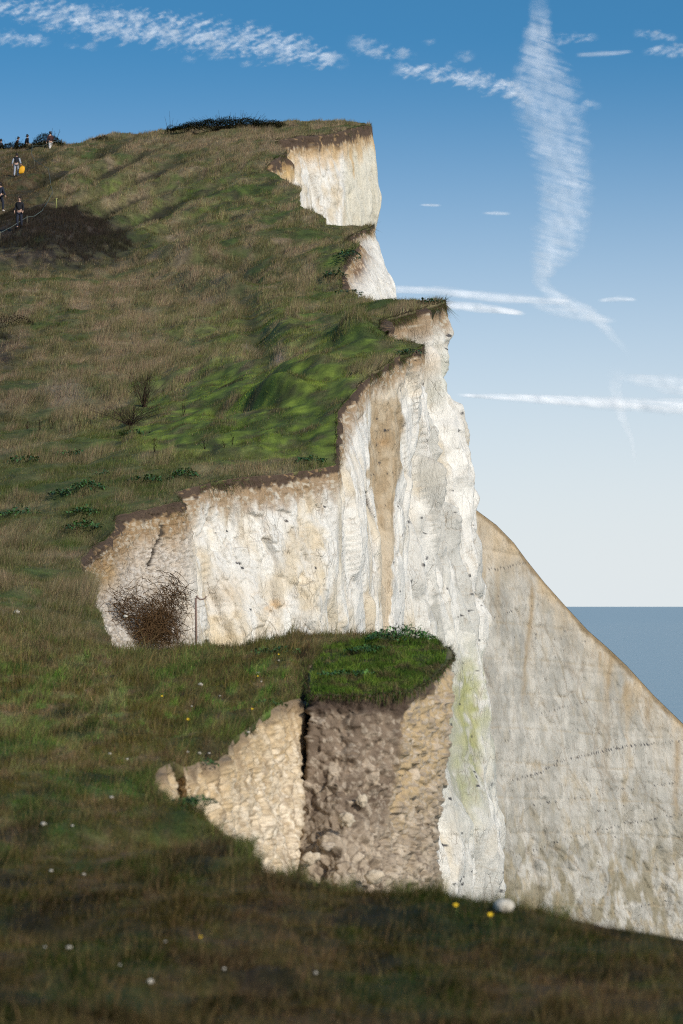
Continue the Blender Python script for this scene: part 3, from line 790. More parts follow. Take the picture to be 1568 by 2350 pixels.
def c_main(G, u, v, drop, ex):
    c = chalk_base(G, u, v, ex, .16, .16, 2, .75)
    n = fbm(G * np.array([.8, .8, .3]), 3, 171); n2 = fbm(G * 2.4, 3, 172)
    c = mix(c, np.array([.36, .355, .285]), ex['sm'] * .95 * sstep(-.5, .3, n2 + .3))
    alg = np.clip(1.5 * ell(u, v, 1112, 1600, 26, 85, -10) + .9 * ell(u, v, 1128, 1720, 14, 90, -8) + .6 * ell(u, v, 1110, 1780, 20, 110, -5), 0, 1)
    c = mix(c, np.array([.32, .33, .12]), alg * 1.1 * sstep(-.35, .3, n2 + .4 * n) * .8)
    c = mix(c, np.array([.50, .52, .42]), np.clip(ell(u, v, 1010, 850, 22, 60), 0, 1) * .6)
    c = mix(c, np.array([.58, .42, .24]), np.clip(ell(u, v, 870, 1335, 20, 45) + ell(u, v, 975, 850, 12, 40), 0, 1) * .6)
    c = mix(c, np.array([.52, .42, .28]), sstep(.15, .5, n + .5 * n2) * .22)
    c = soil_bands(c, G, drop, .28, .5, .11)
    c = flints(c, u, v, [(((1070, 1415), (1090, 1405), (1110, 1385)), 4, .6), (((1020, 2040), (1065, 2022), (1110, 1990)), 3, .6), (((1075, 2065), (1125, 2005)), 2.5, .5), (((1050, 1970), (1075, 1955)), 4, .5), (((1085, 2085), (1112, 2060)), 2.5, .6)], 180, G, .21, .028)
    return c
loft('cliff_face', remap([
    fcol(97.5, [860, 850, 850, 855, 855, 855, 860, 865, 870], 104, 98),
    fcol(97.6, [880, 870, 890, 905, 915, 930, 945, 955, 960], 100, 94),
    fcol(99.5, [872, 878, 905, 918, 928, 942, 958, 966, 972], 99.4, 92),
    fcol(102.0, [880, 890, 935, 952, 962, 975, 990, 1000, 1005], 101.8, 93.4),
    fcol(105.0, [946, 954, 982, 992, 1000, 1012, 1026, 1036, 1040], 104.8, 95),
    fcol(108.0, [990, 994, 1034, 1046, 1056, 1068, 1088, 1104, 1098], 107.8, 97),
    fcol(110.0, [1031, 1022, 1086, 1092, 1107, 1120, 1150, 1173, 1150], 109.8, 100),
    fcol(112.0, [1012, 1008, 1070, 1080, 1094, 1108, 1138, 1160, 1140], 114, 108),
    fcol(116.0, [960, 960, 1020, 1040, 1050, 1070, 1090, 1110, 1100], 122, 118)]),
    c_main, d_main, step=2.5,
    label='tall bright white chalk buttress at the middle of the cliff')

# --- the two slipped ledges above it
def d_ledge(G, u, v, drop):
    h, ex = rock_disp(G, 1.3, .30, .5, .12, .22, .05, .10, .3)
    hp, e, r = pebble_disp(G, .16, .5, 25)
    ex['e'] = np.minimum(e * 2.2, 1); ex['r'] = r
    k = np.clip(ell(u, v, 812, 600, 30, 45) * 1.5, 0, 1)
    ex['k'] = k
    return h * (1 - .6 * k) + hp * k, ex
def c_ledge(G, u, v, drop, ex):
    c = chalk_base(G, u, v, ex, .2, .1, 3)
    br = mix(np.array([.17, .11, .07]), np.array([.50, .38, .26]), (ex['r'][..., 1] > .62) * .9)
    c = mix(c, br, ex['k'])
    return soil_bands(c, G, drop, .20, .28, .16)
loft('cliff_face', [
    (123.0, [(792, 668, 123.6), (815, 700, 123), (840, 780, 122)]),
    (126.0, [(796, 650, 126), (822, 690, 125.6), (850, 780, 124)]),
    (129.0, [(794, 640, 129), (835, 690, 128.5), (862, 780, 127)]),
    (134.0, [(842, 595, 133.6), (866, 650, 133), (890, 780, 131)]),
    (135.0, [(856, 600, 135.5), (884, 660, 136), (900, 780, 134)]),
    (138.0, [(856, 600, 139), (884, 660, 140), (900, 780, 138)])],
    c_ledge, d_ledge, label='stony brown slip under a green ledge, high on the cliff')
loft('cliff_face', [
    (139.5, [(815, 570, 140.5), (850, 620, 139.5), (870, 660, 139), (880, 780, 138)]),
    (141.0, [(808, 562, 141), (852, 620, 140.4), (874, 660, 140), (885, 780, 138)]),
    (145.0, [(838, 560, 144.6), (868, 612, 143.8), (892, 660, 142.6), (904, 780, 140)]),
    (149.0, [(868, 558, 148.5), (880, 600, 147), (906, 660, 145), (916, 780, 142)]),
    (150.5, [(862, 558, 152), (874, 600, 152), (898, 660, 150), (910, 780, 148)]),
    (153.0, [(800, 558, 157), (810, 600, 157), (850, 660, 156), (880, 780, 154)])],
    c_ledge, d_ledge, label='small white chalk face tapering below the upper ledge')

# --- the summit face
def d_top(G, u, v, drop):
    h, ex = rock_disp(G, 1.8, .42, .6, .16, .26, .06, .20, .4)
    sm = sstep(770, 800, u)
    return h * (1 - .55 * sm), ex
def c_top(G, u, v, drop, ex):
    c = chalk_base(G, u, v, ex, .40, .05, 4)
    n2 = fbm(G * np.array([1.2, 1.2, .4]), 3, 191)
    c = mix(c, np.array([.42, .27, .11]), sstep(.18, .5, n2) * .45 * (1 - sstep(770, 800, u)))
    c = mix(c, np.array([.58, .54, .42]), sstep(778, 800, u + 10 * n2) * .75)
    c = mix(c, np.array([.52, .33, .13]), (1 - sstep(.8, 3.0, drop * (1 + 1.2 * n2))) * .75)
    c = mix(c, np.array([.52, .35, .14]), (u < 662) * sstep(352, 372, v) * (1 - sstep(385, 440, v)) * .8)
    return soil_bands(c, G, drop, .85, .35, .2)
loft('cliff_face', [
    (177.0, [(606, 405, 177.5), (618, 440, 177), (650, 540, 176)]),
    (179.0, [(609, 405, 178.8), (622, 440, 178.2), (660, 540, 177)]),
    (184.0, [(636, 395, 183.7), (645, 440, 183.2), (670, 540, 182)]),
    (188.0, [(660, 385, 187.7), (664, 440, 187.2), (680, 540, 186)]),
    (190.0, [(655, 385, 192), (660, 440, 192), (675, 540, 191)])],
    c_top, d_top, label='small ochre chalk spur left of the summit face')
loft('cliff_face', [
    (195.5, [(620, 360, 197), (650, 430, 196), (680, 540, 195)]),
    (198.0, [(645, 360, 198), (668, 430, 197.5), (690, 540, 196.5)]),
    (204.0, [(722, 360, 203.8), (730, 430, 203.3), (742, 540, 202.5)]),
    (208.0, [(794, 360, 207.8), (800, 430, 207.3), (806, 540, 206.5)]),
    (213.0, [(861, 350, 212.7), (871, 455, 212), (858, 545, 211)]),
    (215.5, [(852, 350, 217), (862, 455, 217), (850, 545, 217)]),
    (225.0, [(780, 350, 230), (790, 455, 230), (790, 545, 230)])],
    c_top, d_top, label='stained cream chalk face under the summit')

# --- the headland running down to the sea
HT = [(1000, 1085), (1050, 1130), (1085, 1165), (1140, 1206), (1180, 1247), (1207, 1284), (1250, 1338), (1300, 1394), (1350, 1448), (1400, 1492), (1440, 1530), (1500, 1596), (1568, 1662), (1640, 1735), (1760, 1850)]
def d_head(G, u, v, drop):
    h, ex = rock_disp(G, 2.2, .30, .8, .16, .30, .05, .06, .6)
    low = sstep(1700, 2050, v)
    hz = sum(.05 * np.exp(-((np.abs(((G[..., 2] + .10 * G[..., 0] + .3 * perlin(G * .15, 77)) / p_) % 1 - .5)) / .04) ** 2) for p_ in (2.3, 3.7))
    return h * (.55 + .6 * low) - hz, ex
def c_head(G, u, v, drop, ex):
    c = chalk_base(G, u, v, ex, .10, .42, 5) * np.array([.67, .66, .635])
    n = fbm(G * np.array([.35, .35, .08]), 3, 201); n2 = fbm(G * np.array([1.0, 1.0, .5]), 4, 202)
    st = fbm(np.stack([G[..., 0] * .9, G[..., 1] * 0, G[..., 2] * .05], -1), 3, 203)
    # rusty runs from the rim
    run = sstep(.12, .5, st + .2 * n2) * np.exp(-drop / 6.0)
    c = mix(c, np.array([.36, .25, .12]), np.clip(run, 0, 1) * .85)
    c = mix(c, np.array([.52, .38, .21]), np.clip(1.1 * np.exp(-drop / 1.6) * (.6 + 1.4 * n2), 0, 1) * .7)
    c = mix(c, np.array([.58, .44, .27]), ell(u, v, 1140, 1260, 60, 60) * .4)
    for pts, w in ((((1218, 1330), (1222, 1395), (1210, 1480), (1204, 1560), (1200, 1620)), 5), (((1205, 1300), (1215, 1340)), 8), (((1408, 1500), (1400, 1560), (1396, 1640)), 6), (((1380, 1495), (1376, 1560)), 4), (((1490, 1600), (1484, 1680)), 7), (((1440, 1545), (1432, 1640)), 6), (((1555, 1700), (1550, 1900)), 7)):
        pts = np.array(pts, float)
        ul = np.interp(v, pts[:, 1], pts[:, 0]) + 5 * n2
        m = np.exp(-((u - ul) / w) ** 2) * (v > pts[0, 1]) * (1 - sstep(pts[-1, 1] - 60, pts[-1, 1] + 10, v))
        c = mix(c, np.array([.32, .235, .135]), m * .7 * sstep(-.5, .1, n2 + .1))
    # algae and weathering low down
    low = sstep(1780, 2080, v + 60 * n2)
    c = mix(c, np.array([.22, .19, .12]), low * sstep(-.12, .16, n2 + .25 * n) * .85)
    c = mix(c, np.array([.33, .27, .17]), sstep(.08, .3, fbm(G * np.array([1.6, 1.6, .7]) + 3, 4, 205)) * (.25 + .35 * low))
    bed = np.abs(((G[..., 2] + .10 * G[..., 0] + .3 * perlin(G * .15, 77)) / 2.3) % 1 - .5)
    c = mix(c, np.array([.34, .28, .19]), (bed < .022) * sstep(-.15, .2, n2) * .6)
    rim = 1 - sstep(.12, .45, drop * (1 + n2))
    c = mix(c, np.array([.24, .17, .09]), rim * .8)
    c = flints(c, u, v, [(((1105, 1310), (1150, 1304), (1215, 1290)), 2.4, .7), (((1100, 1420), (1140, 1415), (1180, 1402)), 2.2, .75),
                         (((1190, 1400), (1230, 1388), (1300, 1362)), 1.5, .5), (((1230, 1640), (1300, 1622), (1350, 1610)), 1.8, .5), (((1170, 1790), (1230, 1775), (1300, 1745), (1420, 1715), (1568, 1700)), 3.4, .8),
                         (((1215, 1850), (1300, 1835), (1450, 1810), (1568, 1795)), 2.0, .45), (((1330, 1870), (1480, 1845)), 2.2, .45), (((1185, 1965), (1300, 1925), (1440, 1890), (1568, 1868)), 2.6, .6), (((1165, 1462), (1300, 1450)), 1.4, .35), (((1120, 1710), (1200, 1690)), 1.4, .4), (((1150, 2150), (1568, 2060)), 2, .25)], 210, G, .17, .003)
    return c
def hcol(k, du=0):
    u, v = HT[k]
    d = 186 + 16 * k / len(HT)
    return ((u, v, d), [(u - 2, v + 60, d - .3), (u - 4, (v + 2350) / 2, d - 2.0), (u - 4, 2420, d - 5.0)])
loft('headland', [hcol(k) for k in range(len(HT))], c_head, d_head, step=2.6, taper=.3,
     label='lower chalk headland with rusty streaks and flint lines sloping to the sea')
# turf back of the headland, falling away out of sight
hb = []
for k, (u, v) in enumerate(HT):
    d = 186 + 16 * k / len(HT)
    hb.append([P(u, v - 1.0, d), P(u, v - .5, d + .5), P(u, v + 14, d + 6), P(u, v + 90, d + 30), P(u, v + 420, d + 60)])
hb = np.array(hb)
mesh_np('hillside_far', hb, grid_quads(len(HT), 5)[:, ::-1], col=np.broadcast_to(np.array([.06, .07, .03]), (len(HT), 5, 3)), mats=[M_GROUND], smooth=True)['kind'] = 'structure'

# ---------------------------------------------------------------- sea
m_sea, n, l, b = new_mat('sea_water')
b.inputs['Base Color'].default_value = (.055, .150, .180, 1)
b.inputs['Roughness'].default_value = .22
b.inputs['Specular IOR Level'].default_value = .5
geo = n.new('ShaderNodeNewGeometry'); mp = n.new('ShaderNodeMapping'); mp.inputs['Scale'].default_value = (.10, .030, 1)
t = noise_node(n, 1.0, 8, .62); bp = n.new('ShaderNodeBump'); bp.inputs['Distance'].default_value = .55; bp.inputs['Strength'].default_value = .6
l.new(geo.outputs['Position'], mp.inputs['Vector']); l.new(mp.outputs['Vector'], t.inputs['Vector']); l.new(t.outputs['Fac'], bp.inputs['Height']); l.new(bp.outputs['Normal'], b.inputs['Normal'])
ys = np.array([-3000, 0, 300, 1000, 4000, 15000, 60000, 160000.]); xs = np.array([-1., -.3, -.05, .05, .3, 1.])
sv = np.array([[(x * (20000 + abs(y)), y, 0) for x in xs] for y in ys])
sea = mesh_np('sea', sv, grid_quads(len(ys), len(xs))[:, ::-1], mats=[m_sea])
sea['kind'] = 'structure'

# ---------------------------------------------------------------- the split block of soil standing off the edge
blk_base = P(860, 2085, 30.6)
blk = empty('soil_block', blk_base)
tag(blk, 'turf-topped block of brown stony soil splitting off the near edge', 'soil block')
def d_blk(G, u, v, drop):
    h1, e1, r1 = pebble_disp(G @ _RX, .06, .6, 35, .5)
    h2, e2, r2 = pebble_disp(G * np.array([1, 1, .8]) @ _RX, .13, .75, 36, .5)
    low = sstep(1.05, 1.9, drop + .25 * fbm(G * 2.2, 2, 37))
    big = (r2[..., 1] > .84) * 1.0
    on = np.maximum(low * (r2[..., 1] > .18), big)
    f1a, f2a, ra, oa = worley(G / .075 * np.array([1, 1, 1.15]), 45)
    f1b, f2b, rb, ob_ = worley(G / .19 * np.array([1, 1, 1.2]), 46)
    ang = .030 * (ra[..., 0] - .4) + .055 * ((ra - .5) * oa).sum(-1)
    angb = (.085 * (rb[..., 0] - .4) + .16 * ((rb - .5) * ob_).sum(-1)) * sstep(0, .10, f2b - f1b)
    h2 = np.where(r2[..., 2] > .5, h2 * .6, h2 * .8) + angb
    h = .25 * h1 + ang + .6 * angb + .75 * h2 * on + .10 * fbm(G * np.array([3, 3, 1.6]) + 4, 3, 47) + .12 * fbm(G * np.array([1.4, 1.4, .5]), 3, 38) + .03 * fbm(G * np.array([6, 6, 2.]), 2, 39)
    return h, dict(e1=np.minimum(e1 * 2.4, 1), e2=np.minimum(e2 * 2.4, 1), r1=r1, r2=r2, on=on, low=low)
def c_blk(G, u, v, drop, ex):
    n = fbm(G * 1.6, 3, 40); n2 = fbm(G * np.array([5, 5, 3]), 3, 41)
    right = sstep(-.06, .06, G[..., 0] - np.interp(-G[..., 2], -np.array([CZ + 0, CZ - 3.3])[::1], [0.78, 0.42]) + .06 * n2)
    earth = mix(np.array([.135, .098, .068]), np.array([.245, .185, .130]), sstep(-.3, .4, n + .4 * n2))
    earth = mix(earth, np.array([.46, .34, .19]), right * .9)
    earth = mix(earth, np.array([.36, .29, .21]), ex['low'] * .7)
    stone = mix(np.array([.26, .20, .14]), np.array([.52, .43, .32]), ex['r2'][..., 2])
    small = mix(np.array([.29, .23, .165]), np.array([.50, .42, .32]), ex['r1'][..., 2])
    c = mix(earth, small, (ex['r1'][..., 0] > .48 - .25 * ex['low']) * sstep(.15, .5, ex['e1']) * (.55 + .45 * right))
    c = mix(c, stone, ex['on'] * sstep(.12, .45, ex['e2']) * .9)
    c = mix(c, np.array([.075, .052, .036]), ex['low'] * (1 - sstep(.02, .22, ex['e2'])) * .8)
    m = 1 - sstep(.13, .24, drop * (1 + .9 * n + .4 * n2) + right * .06)
    return mix(c, np.array([.070, .048, .034]), m * .95)
BC = [((740, 1490, 35.5), [(735, 1620, 35.5), (735, 1800, 35.4), (750, 1950, 35.2), (760, 2120, 35)]),
      ((718, 1538, 33.2), [(716, 1640, 33.2), (708, 1800, 33.1), (718, 1950, 33), (730, 2120, 32.9)]),
      ((712, 1572, 31.2), [(710, 1660, 31.1), (698, 1800, 31), (702, 1950, 30.9), (716, 2120, 30.8)]),
      ((713, 1598, 30.1), [(712, 1670, 30), (700, 1800, 29.9), (696, 1950, 29.6), (705, 2120, 29.2)]),
      ((820, 1598, 30.1), [(816, 1690, 30), (800, 1830, 29.8), (785, 1960, 29.3), (790, 2120, 28.8)]),
      ((938, 1592, 30.5), [(930, 1690, 30.4), (906, 1830, 30.2), (880, 1960, 29.8), (880, 2120, 29.2)]),
      ((985, 1562, 31.5), [(978, 1680, 31.4), (955, 1820, 31.2), (925, 1950, 30.8), (925, 2120, 30.2)]),
      ((1022, 1524, 32.6), [(1020, 1660, 32.5), (1002, 1820, 32.3), (978, 1950, 32), (990, 2120, 31.6)]),
      ((1028, 1494, 33.6), [(1026, 1640, 33.6), (1008, 1800, 33.5), (984, 1950, 33.3), (1004, 2120, 33)]),
      ((1000, 1474, 35.0), [(1000, 1620, 35), (990, 1800, 35), (975, 1950, 35), (985, 2120, 35)]),
      ((890, 1462, 36.6), [(890, 1620, 36.6), (890, 1800, 36.6), (880, 1950, 36.6), (880, 2120, 36.6)]),
      ((740, 1490, 35.5), [(735, 1620, 35.5), (735, 1800, 35.4), (750, 1950, 35.2), (760, 2120, 35)])]
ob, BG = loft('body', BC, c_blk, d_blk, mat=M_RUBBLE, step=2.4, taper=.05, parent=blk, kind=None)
# turf cap
rim = BG[::3, 0]
cen = P(865, 1532, 33.0)
rings = np.linspace(0, 1, 26)
cap = cen[None, None] * (1 - rings[None, :, None]) + (rim * np.array([1, 1, 1]))[:, None] * rings[None, :, None]
rr = rings[None, :] * np.ones((len(rim), 1))
cap[..., 2] += .035 * (1 - rr ** 3) + .035 * fbm(cap * np.array([3, 3, 0]), 3, 51) + .012
out = rim - rim.mean(0); out[:, 2] = 0; out /= np.linalg.norm(out, axis=1, keepdims=True)
lip = cap[:, -1] + out * .03 + np.array([0, 0, -.005]); lip2 = lip + np.array([0, 0, -.07]) - out * .01
lip += out * (.03 + .05 * fbm(rim * 5, 3, 52))[:, None]; lip[:, 2] += .03 * fbm(rim * 7, 2, 59); lip2 += out * (.03 * fbm(rim * 9, 2, 60))[:, None]; lip2[:, 2] += .05 * fbm(rim * 8, 2, 61)
capg = np.concatenate([cap, lip[:, None], lip2[:, None]], 1)
q = capg * np.array([1.2, 1.2, 0])
cc = mix(np.array([.045, .070, .014]), np.array([.075, .062, .028]), sstep(0, .4, fbm(q, 3, 53)))
cc = mix(cc, np.array([.16, .125, .08]), np.clip(sstep(.88, 1.0, np.concatenate([rr, np.ones((len(rim), 2))], 1)) * sstep(-.3, .2, fbm(q * 2, 2, 54)), 0, 1) * .7)
cc[:, -1] = np.array([.075, .052, .036])
mesh_np('turf_cap', capg, grid_quads(*capg.shape[:2])[:, ::-1], col=cc, mats=[M_GROUND], parent=blk, smooth=True)

# ---------------------------------------------------------------- grass: blades over the whole slope
def blades(name, base, h, w, col, lean, face, parent=None, seg=1, kind='stuff', label=None, up=None):
    """one mesh of tapering blades. base Nx3, h, w N, lean Nx2 sideways tip offset as share of h, face angle N"""
    N = len(base)
    ax = np.stack([np.cos(face), np.sin(face), np.zeros(N)], -1) * (w * .5)[:, None]
    tip = base + np.stack([lean[:, 0] * h, lean[:, 1] * h, h], -1)
    if seg == 1:
        V = np.stack([base - ax, base + ax, tip], 1).reshape(-1, 3)
        T = np.arange(N * 3).reshape(N, 3)
        c = np.repeat(col, 3, 0)
        o = mesh_np(name, V, tris=T, col=c, mats=[M_BLADE], parent=parent)
    else:
        mid = base + np.stack([lean[:, 0] * h * .3, lean[:, 1] * h * .3, h * .58], -1)
        V = np.stack([base - ax, base + ax, mid + ax * .75, mid - ax * .75, tip], 1).reshape(-1, 3)
        b0 = np.arange(N) * 5
        Q = np.stack([b0, b0 + 1, b0 + 2, b0 + 3], -1); T = np.stack([b0 + 3, b0 + 2, b0 + 4], -1)
        o = mesh_np(name, V, Q, T, col=np.repeat(col, 5, 0), mats=[M_BLADE], parent=parent)
    if kind: o['kind'] = kind
    if label: o['label'] = label
    return o

def sample_land(n, dmin, dmax, power, umin=-60, umax=1640):
    A = LP[:-1, :-1]; Bp = LP[1:, :-1]; Cp = LP[:-1, 1:]
    area = np.linalg.norm(np.cross(Bp - A, Cp - A), axis=-1)
    d = A[..., 1]; uu = UG[:-1, :-1]
    w = area / d ** power * (d > dmin) * (d < dmax) * (uu > umin) * (uu < umax) * (LV[:-1, :-1] < 2420)
    w = w.ravel(); w /= w.sum()
    k = RNG.choice(len(w), n, p=w)
    i, j = k // (nC - 1), k % (nC - 1)
    a, b = RNG.random(n)[:, None], RNG.random(n)[:, None]
    def bil(g):
        return g[i, j] * (1 - a) * (1 - b) + g[i + 1, j] * a * (1 - b) + g[i, j + 1] * (1 - a) * b + g[i + 1, j + 1] * a * b
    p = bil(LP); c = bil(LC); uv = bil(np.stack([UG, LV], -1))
    return p, c, uv[:, 0], uv[:, 1]

def vary(c, amt, hue=.12):
    k = np.exp(RNG.normal(0, amt, len(c)))[:, None]
    return c * k * (1 + RNG.normal(0, hue, (len(c), 3)))

n = 760000
p, c, u, v = sample_land(n, 44, 240, 1.75)
q = np.stack([p[:, 0], p[:, 1], p[:, 0] * 0], -1)
strawy = np.clip((c[:, 0] - .07) / .12, 0, 1) * (c[:, 0] > c[:, 1] * 1.02)
clump = sstep(-.25, .45, fbm(q * np.array([.8, .5, 1]), 3, 301))
h = (.04 + .11 * clump + strawy * (.04 + .25 * clump)) * RNG.uniform(.55, 1.35, n)
brt = np.clip((c[:, 1] - .10) / .08, 0, 1) * (c[:, 1] > c[:, 0] * 1.2)
h *= 1 - .45 * brt
heath = (c.max(1) < .05)
h = np.where(heath, h * 1.9 + .1, h)
w = np.maximum(.006, p[:, 1] / 2843 * .42) * RNG.uniform(.6, 1.3, n)
wind = np.stack([.22 + .5 * perlin(q * .35, 303), .35 * perlin(q * .35 + 9, 304)], -1)
lean = wind + RNG.normal(0, .22, (n, 2))
dry = (RNG.random(n) < .12 + .35 * strawy) & ~heath
c = np.where(dry[:, None], mix(c, C_STRAW * 1.05, .6), c)
c = np.where((RNG.random(n) < .10)[:, None], c * np.array([.55, .5, .5]), c)
blades('grass', p - np.array([0, 0, .02]), h, w, vary(c * 1.08, .26, .07), lean, RNG.uniform(-.9, .9, n), label='dry straw and green grass covering the hillside')

n = 150000
p, c, u, v = sample_land(n, 12, 240, 1.75, -620, -58)
nr_ = p[:, 1] < 45
c = np.where((RNG.random(n) < .2)[:, None], mix(c, C_STRAW, .6), c)
blades('grass', p - np.array([0, 0, .02]), np.where(nr_, RNG.uniform(.03, .10, n), RNG.uniform(.08, .30, n)), np.maximum(.004, p[:, 1] / 2843 * .5), vary(c, .28, .07), RNG.normal(.1, .3, (n, 2)), RNG.uniform(-1, 1, n), label='grass of the slope running on past the left border')

n = 360000
p, c, u, v = sample_land(n, 10.2, 44.5, 1.15)
q = np.stack([p[:, 0], p[:, 1], p[:, 0] * 0], -1)
clump = sstep(-.3, .5, fbm(q * np.array([2.2, 1.3, 1]), 3, 311))
clump = clump * (.5 + sstep(-.1, .35, fbm(q * np.array([5, 4, 1]), 2, 312)))
h = (.018 + .085 * clump) * RNG.uniform(.5, 1.5, n) * np.clip(p[:, 1] / 26, .55, 1.35)
h = h * (1 + 1.1 * sstep(.1, .45, fbm(q * np.array([2.6, 2.0, 1]) + 23, 3, 316)))
tall = RNG.random(n) < .05
h = np.where(tall, h * 2.2 + .03, h)
w = np.maximum(.003, p[:, 1] / 2843 * .45) * RNG.uniform(.6, 1.3, n)
lean = np.stack([.2 + .5 * perlin(q * 1.4, 313), .4 * perlin(q * 1.4 + 9, 314)], -1) + RNG.normal(0, .35, (n, 2))
dry = RNG.random(n) < .22
c = np.where((dry | tall)[:, None], mix(c, np.array([.17, .115, .055]), .6), c)
blades('turf', p - np.array([0, 0, .006]), h, w, vary(c * 1.1, .30, .08), lean, RNG.uniform(-1.2, 1.2, n), seg=2, label='short moss-green and brown turf along the near cliff edge')

# ragged dead grass and roots hanging over the lip
n = 52000
seg_d = np.concatenate([RNG.uniform(17.5, 33, n // 3), RNG.uniform(57, 97, n // 2), RNG.uniform(99, 112, n // 10), RNG.uniform(123, 150, n // 10), RNG.uniform(176, 216, n // 10)])
p, u, v = edge_pt(seg_d)
tl = np.clip(seg_d / 62, .35, 1.7)
out_d = np.stack([RNG.normal(.5, .35, len(p)), RNG.normal(-.55, .35, len(p)), np.zeros(len(p))], -1)
base = p + np.array([-.04, 0.02, .0]) - out_d * .05 * tl[:, None] + np.array([0, 0, -.02])
L = RNG.uniform(.06, .40, len(p)) * tl * (.45 + .9 * sstep(-.25, .4, perlin(np.stack([seg_d * 1.6, u / 60, u * 0], -1), 331)))
tip = base + out_d * (L * .75)[:, None] + np.stack([np.zeros(len(p)), np.zeros(len(p)), RNG.uniform(-1.05, .35, len(p)) * L], -1)
ax = np.stack([np.ones(len(p)), np.zeros(len(p)), RNG.normal(0, .4, len(p))], -1) * (np.maximum(.004, seg_d / 2843 * .4) * .5)[:, None]
V = np.stack([base - ax, base + ax, tip], 1).reshape(-1, 3)
cc = mix(np.array([.19, .14, .085]), np.array([.055, .040, .028]), RNG.random(len(p)))
cc = np.where((RNG.random(len(p)) < .35)[:, None], np.array([.065, .095, .022]), cc)
o = mesh_np('grass', V, tris=np.arange(len(V)).reshape(-1, 3), col=np.repeat(vary(cc, .25), 3, 0), mats=[M_BLADE])
tag(o, 'dead grass and roots hanging over the cliff lip', kind='stuff')

# upright tufts along the near broken edge
n = 15000
dd_ = np.concatenate([RNG.uniform(15.0, 17.3, n // 4), RNG.uniform(17.3, 24.0, n // 2), RNG.uniform(24, 41, n - n // 4 - n // 2)])
p, u, v = edge_pt(dd_)
k_ = sstep(-.15, .35, perlin(np.stack([dd_ * 3.0, u / 40, u * 0], -1), 330))
p = p + np.stack([-np.abs(RNG.normal(0, .06, n)), RNG.normal(0, .03, n), np.full(n, -.02)], -1)
cc = mix(np.array([.075, .115, .020]), np.array([.19, .14, .070]), RNG.random(n) * .9)
blades('turf', p, (.02 + .11 * k_) * RNG.uniform(.4, 1.3, n), np.maximum(.003, dd_ / 2843 * .5) * RNG.uniform(.6, 1.3, n), vary(cc, .3, .08), RNG.normal(.1, .4, (n, 2)), RNG.uniform(-1.2, 1.2, n), seg=2, label='ragged tufts along the broken edge of the near bank')

# grass of the block's cap
n = 26000
ii = RNG.integers(0, len(rim) - 1, n); rad = np.sqrt(RNG.random(n)) * 24.999
jj = rad.astype(int); f = (rad - jj)[:, None]; g = RNG.random(n)[:, None]
p = (cap[ii, jj] * (1 - f) + cap[ii, jj + 1] * f) * (1 - g) + (cap[ii + 1, jj] * (1 - f) + cap[ii + 1, jj + 1] * f) * g
q = p * np.array([1.6, 1.6, 0])
gn = fbm(q, 3, 56)
c = mix(np.array([.055, .095, .016]), np.array([.125, .185, .028]), sstep(-.25, .3, gn))
c = mix(c, np.array([.13, .10, .05]), sstep(-.05, .25, fbm(q * 1.6 + 7, 3, 57)) * .85)
c = mix(c, np.array([.025, .022, .014]), sstep(.1, .3, fbm(q * 2.2 + 17, 3, 67)) * .8)
h = (.015 + .085 * sstep(-.2, .45, fbm(q * 3, 3, 58))) * RNG.uniform(.5, 1.4, n)
blades('grass', p, h, np.full(n, .007) * RNG.uniform(.6, 1.3, n), vary(c * 1.15, .28, .08), RNG.normal(0, .4, (n, 2)), RNG.uniform(-1.2, 1.2, n), parent=blk, seg=2, kind=None)

n = 5200
ii = RNG.integers(0, len(rim), n); base = lip[ii] + RNG.normal(0, .012, (n, 3)); od = out[ii]
L = RNG.uniform(.03, .16, n) * (.5 + .8 * sstep(-.2, .4, fbm(rim[ii] * 5, 2, 68))); tip = base + od * (L * .6)[:, None] + np.stack([RNG.normal(0, .02, n), RNG.normal(0, .02, n), RNG.uniform(-1.1, .8, n) * L], -1)
axv = np.stack([-od[:, 1], od[:, 0], RNG.normal(0, .4, n)], -1) * .0035
V = np.stack([base - axv, base + axv, tip], 1).reshape(-1, 3)
c = np.where((RNG.random(n) < .45)[:, None], np.array([.06, .10, .02]), np.array([.14, .105, .06]))
mesh_np('fringe', V, tris=np.arange(n * 3).reshape(-1, 3), col=np.repeat(vary(c, .3), 3, 0), mats=[M_BLADE], parent=blk)

# ---------------------------------------------------------------- leafy plants, bushes, dead stems
def leaves_mesh(pts, size, col, droop=.3, narrow=.45):
    """leaf blades: two folded quads each"""
    N = len(pts)
    a = RNG.uniform(0, 2 * math.pi, N); el_ = RNG.uniform(-droop, 1.0, N)
    dirv = np.stack([np.cos(a) * np.cos(el_), np.sin(a) * np.cos(el_), np.sin(el_)], -1)
    side = np.cross(dirv, np.array([0, 0, 1.0])); side /= np.linalg.norm(side, axis=1, keepdims=True) + 1e-6
    nrm = np.cross(side, dirv)
    L = size * RNG.uniform(.6, 1.3, N)
    W = L * narrow * RNG.uniform(.7, 1.2, N)
    b0 = pts; t0 = pts + dirv * L[:, None] - np.array([0, 0, 1]) * (L * .25)[:, None]
    m = pts + dirv * (L * .5)[:, None] + nrm * (L * .06)[:, None]
    s1 = m + side * (W * .5)[:, None] + nrm * (W * .18)[:, None]
    s2 = m - side * (W * .5)[:, None] + nrm * (W * .18)[:, None]
    V = np.stack([b0, s1, t0, s2, m], 1).reshape(-1, 3)
    k = np.arange(N) * 5
    T = np.concatenate([np.stack([k, k + 1, k + 4], -1), np.stack([k + 1, k + 2, k + 4], -1), np.stack([k + 2, k + 3, k + 4], -1), np.stack([k + 3, k, k + 4], -1)])
    return V, T, np.repeat(col, 5, 0)

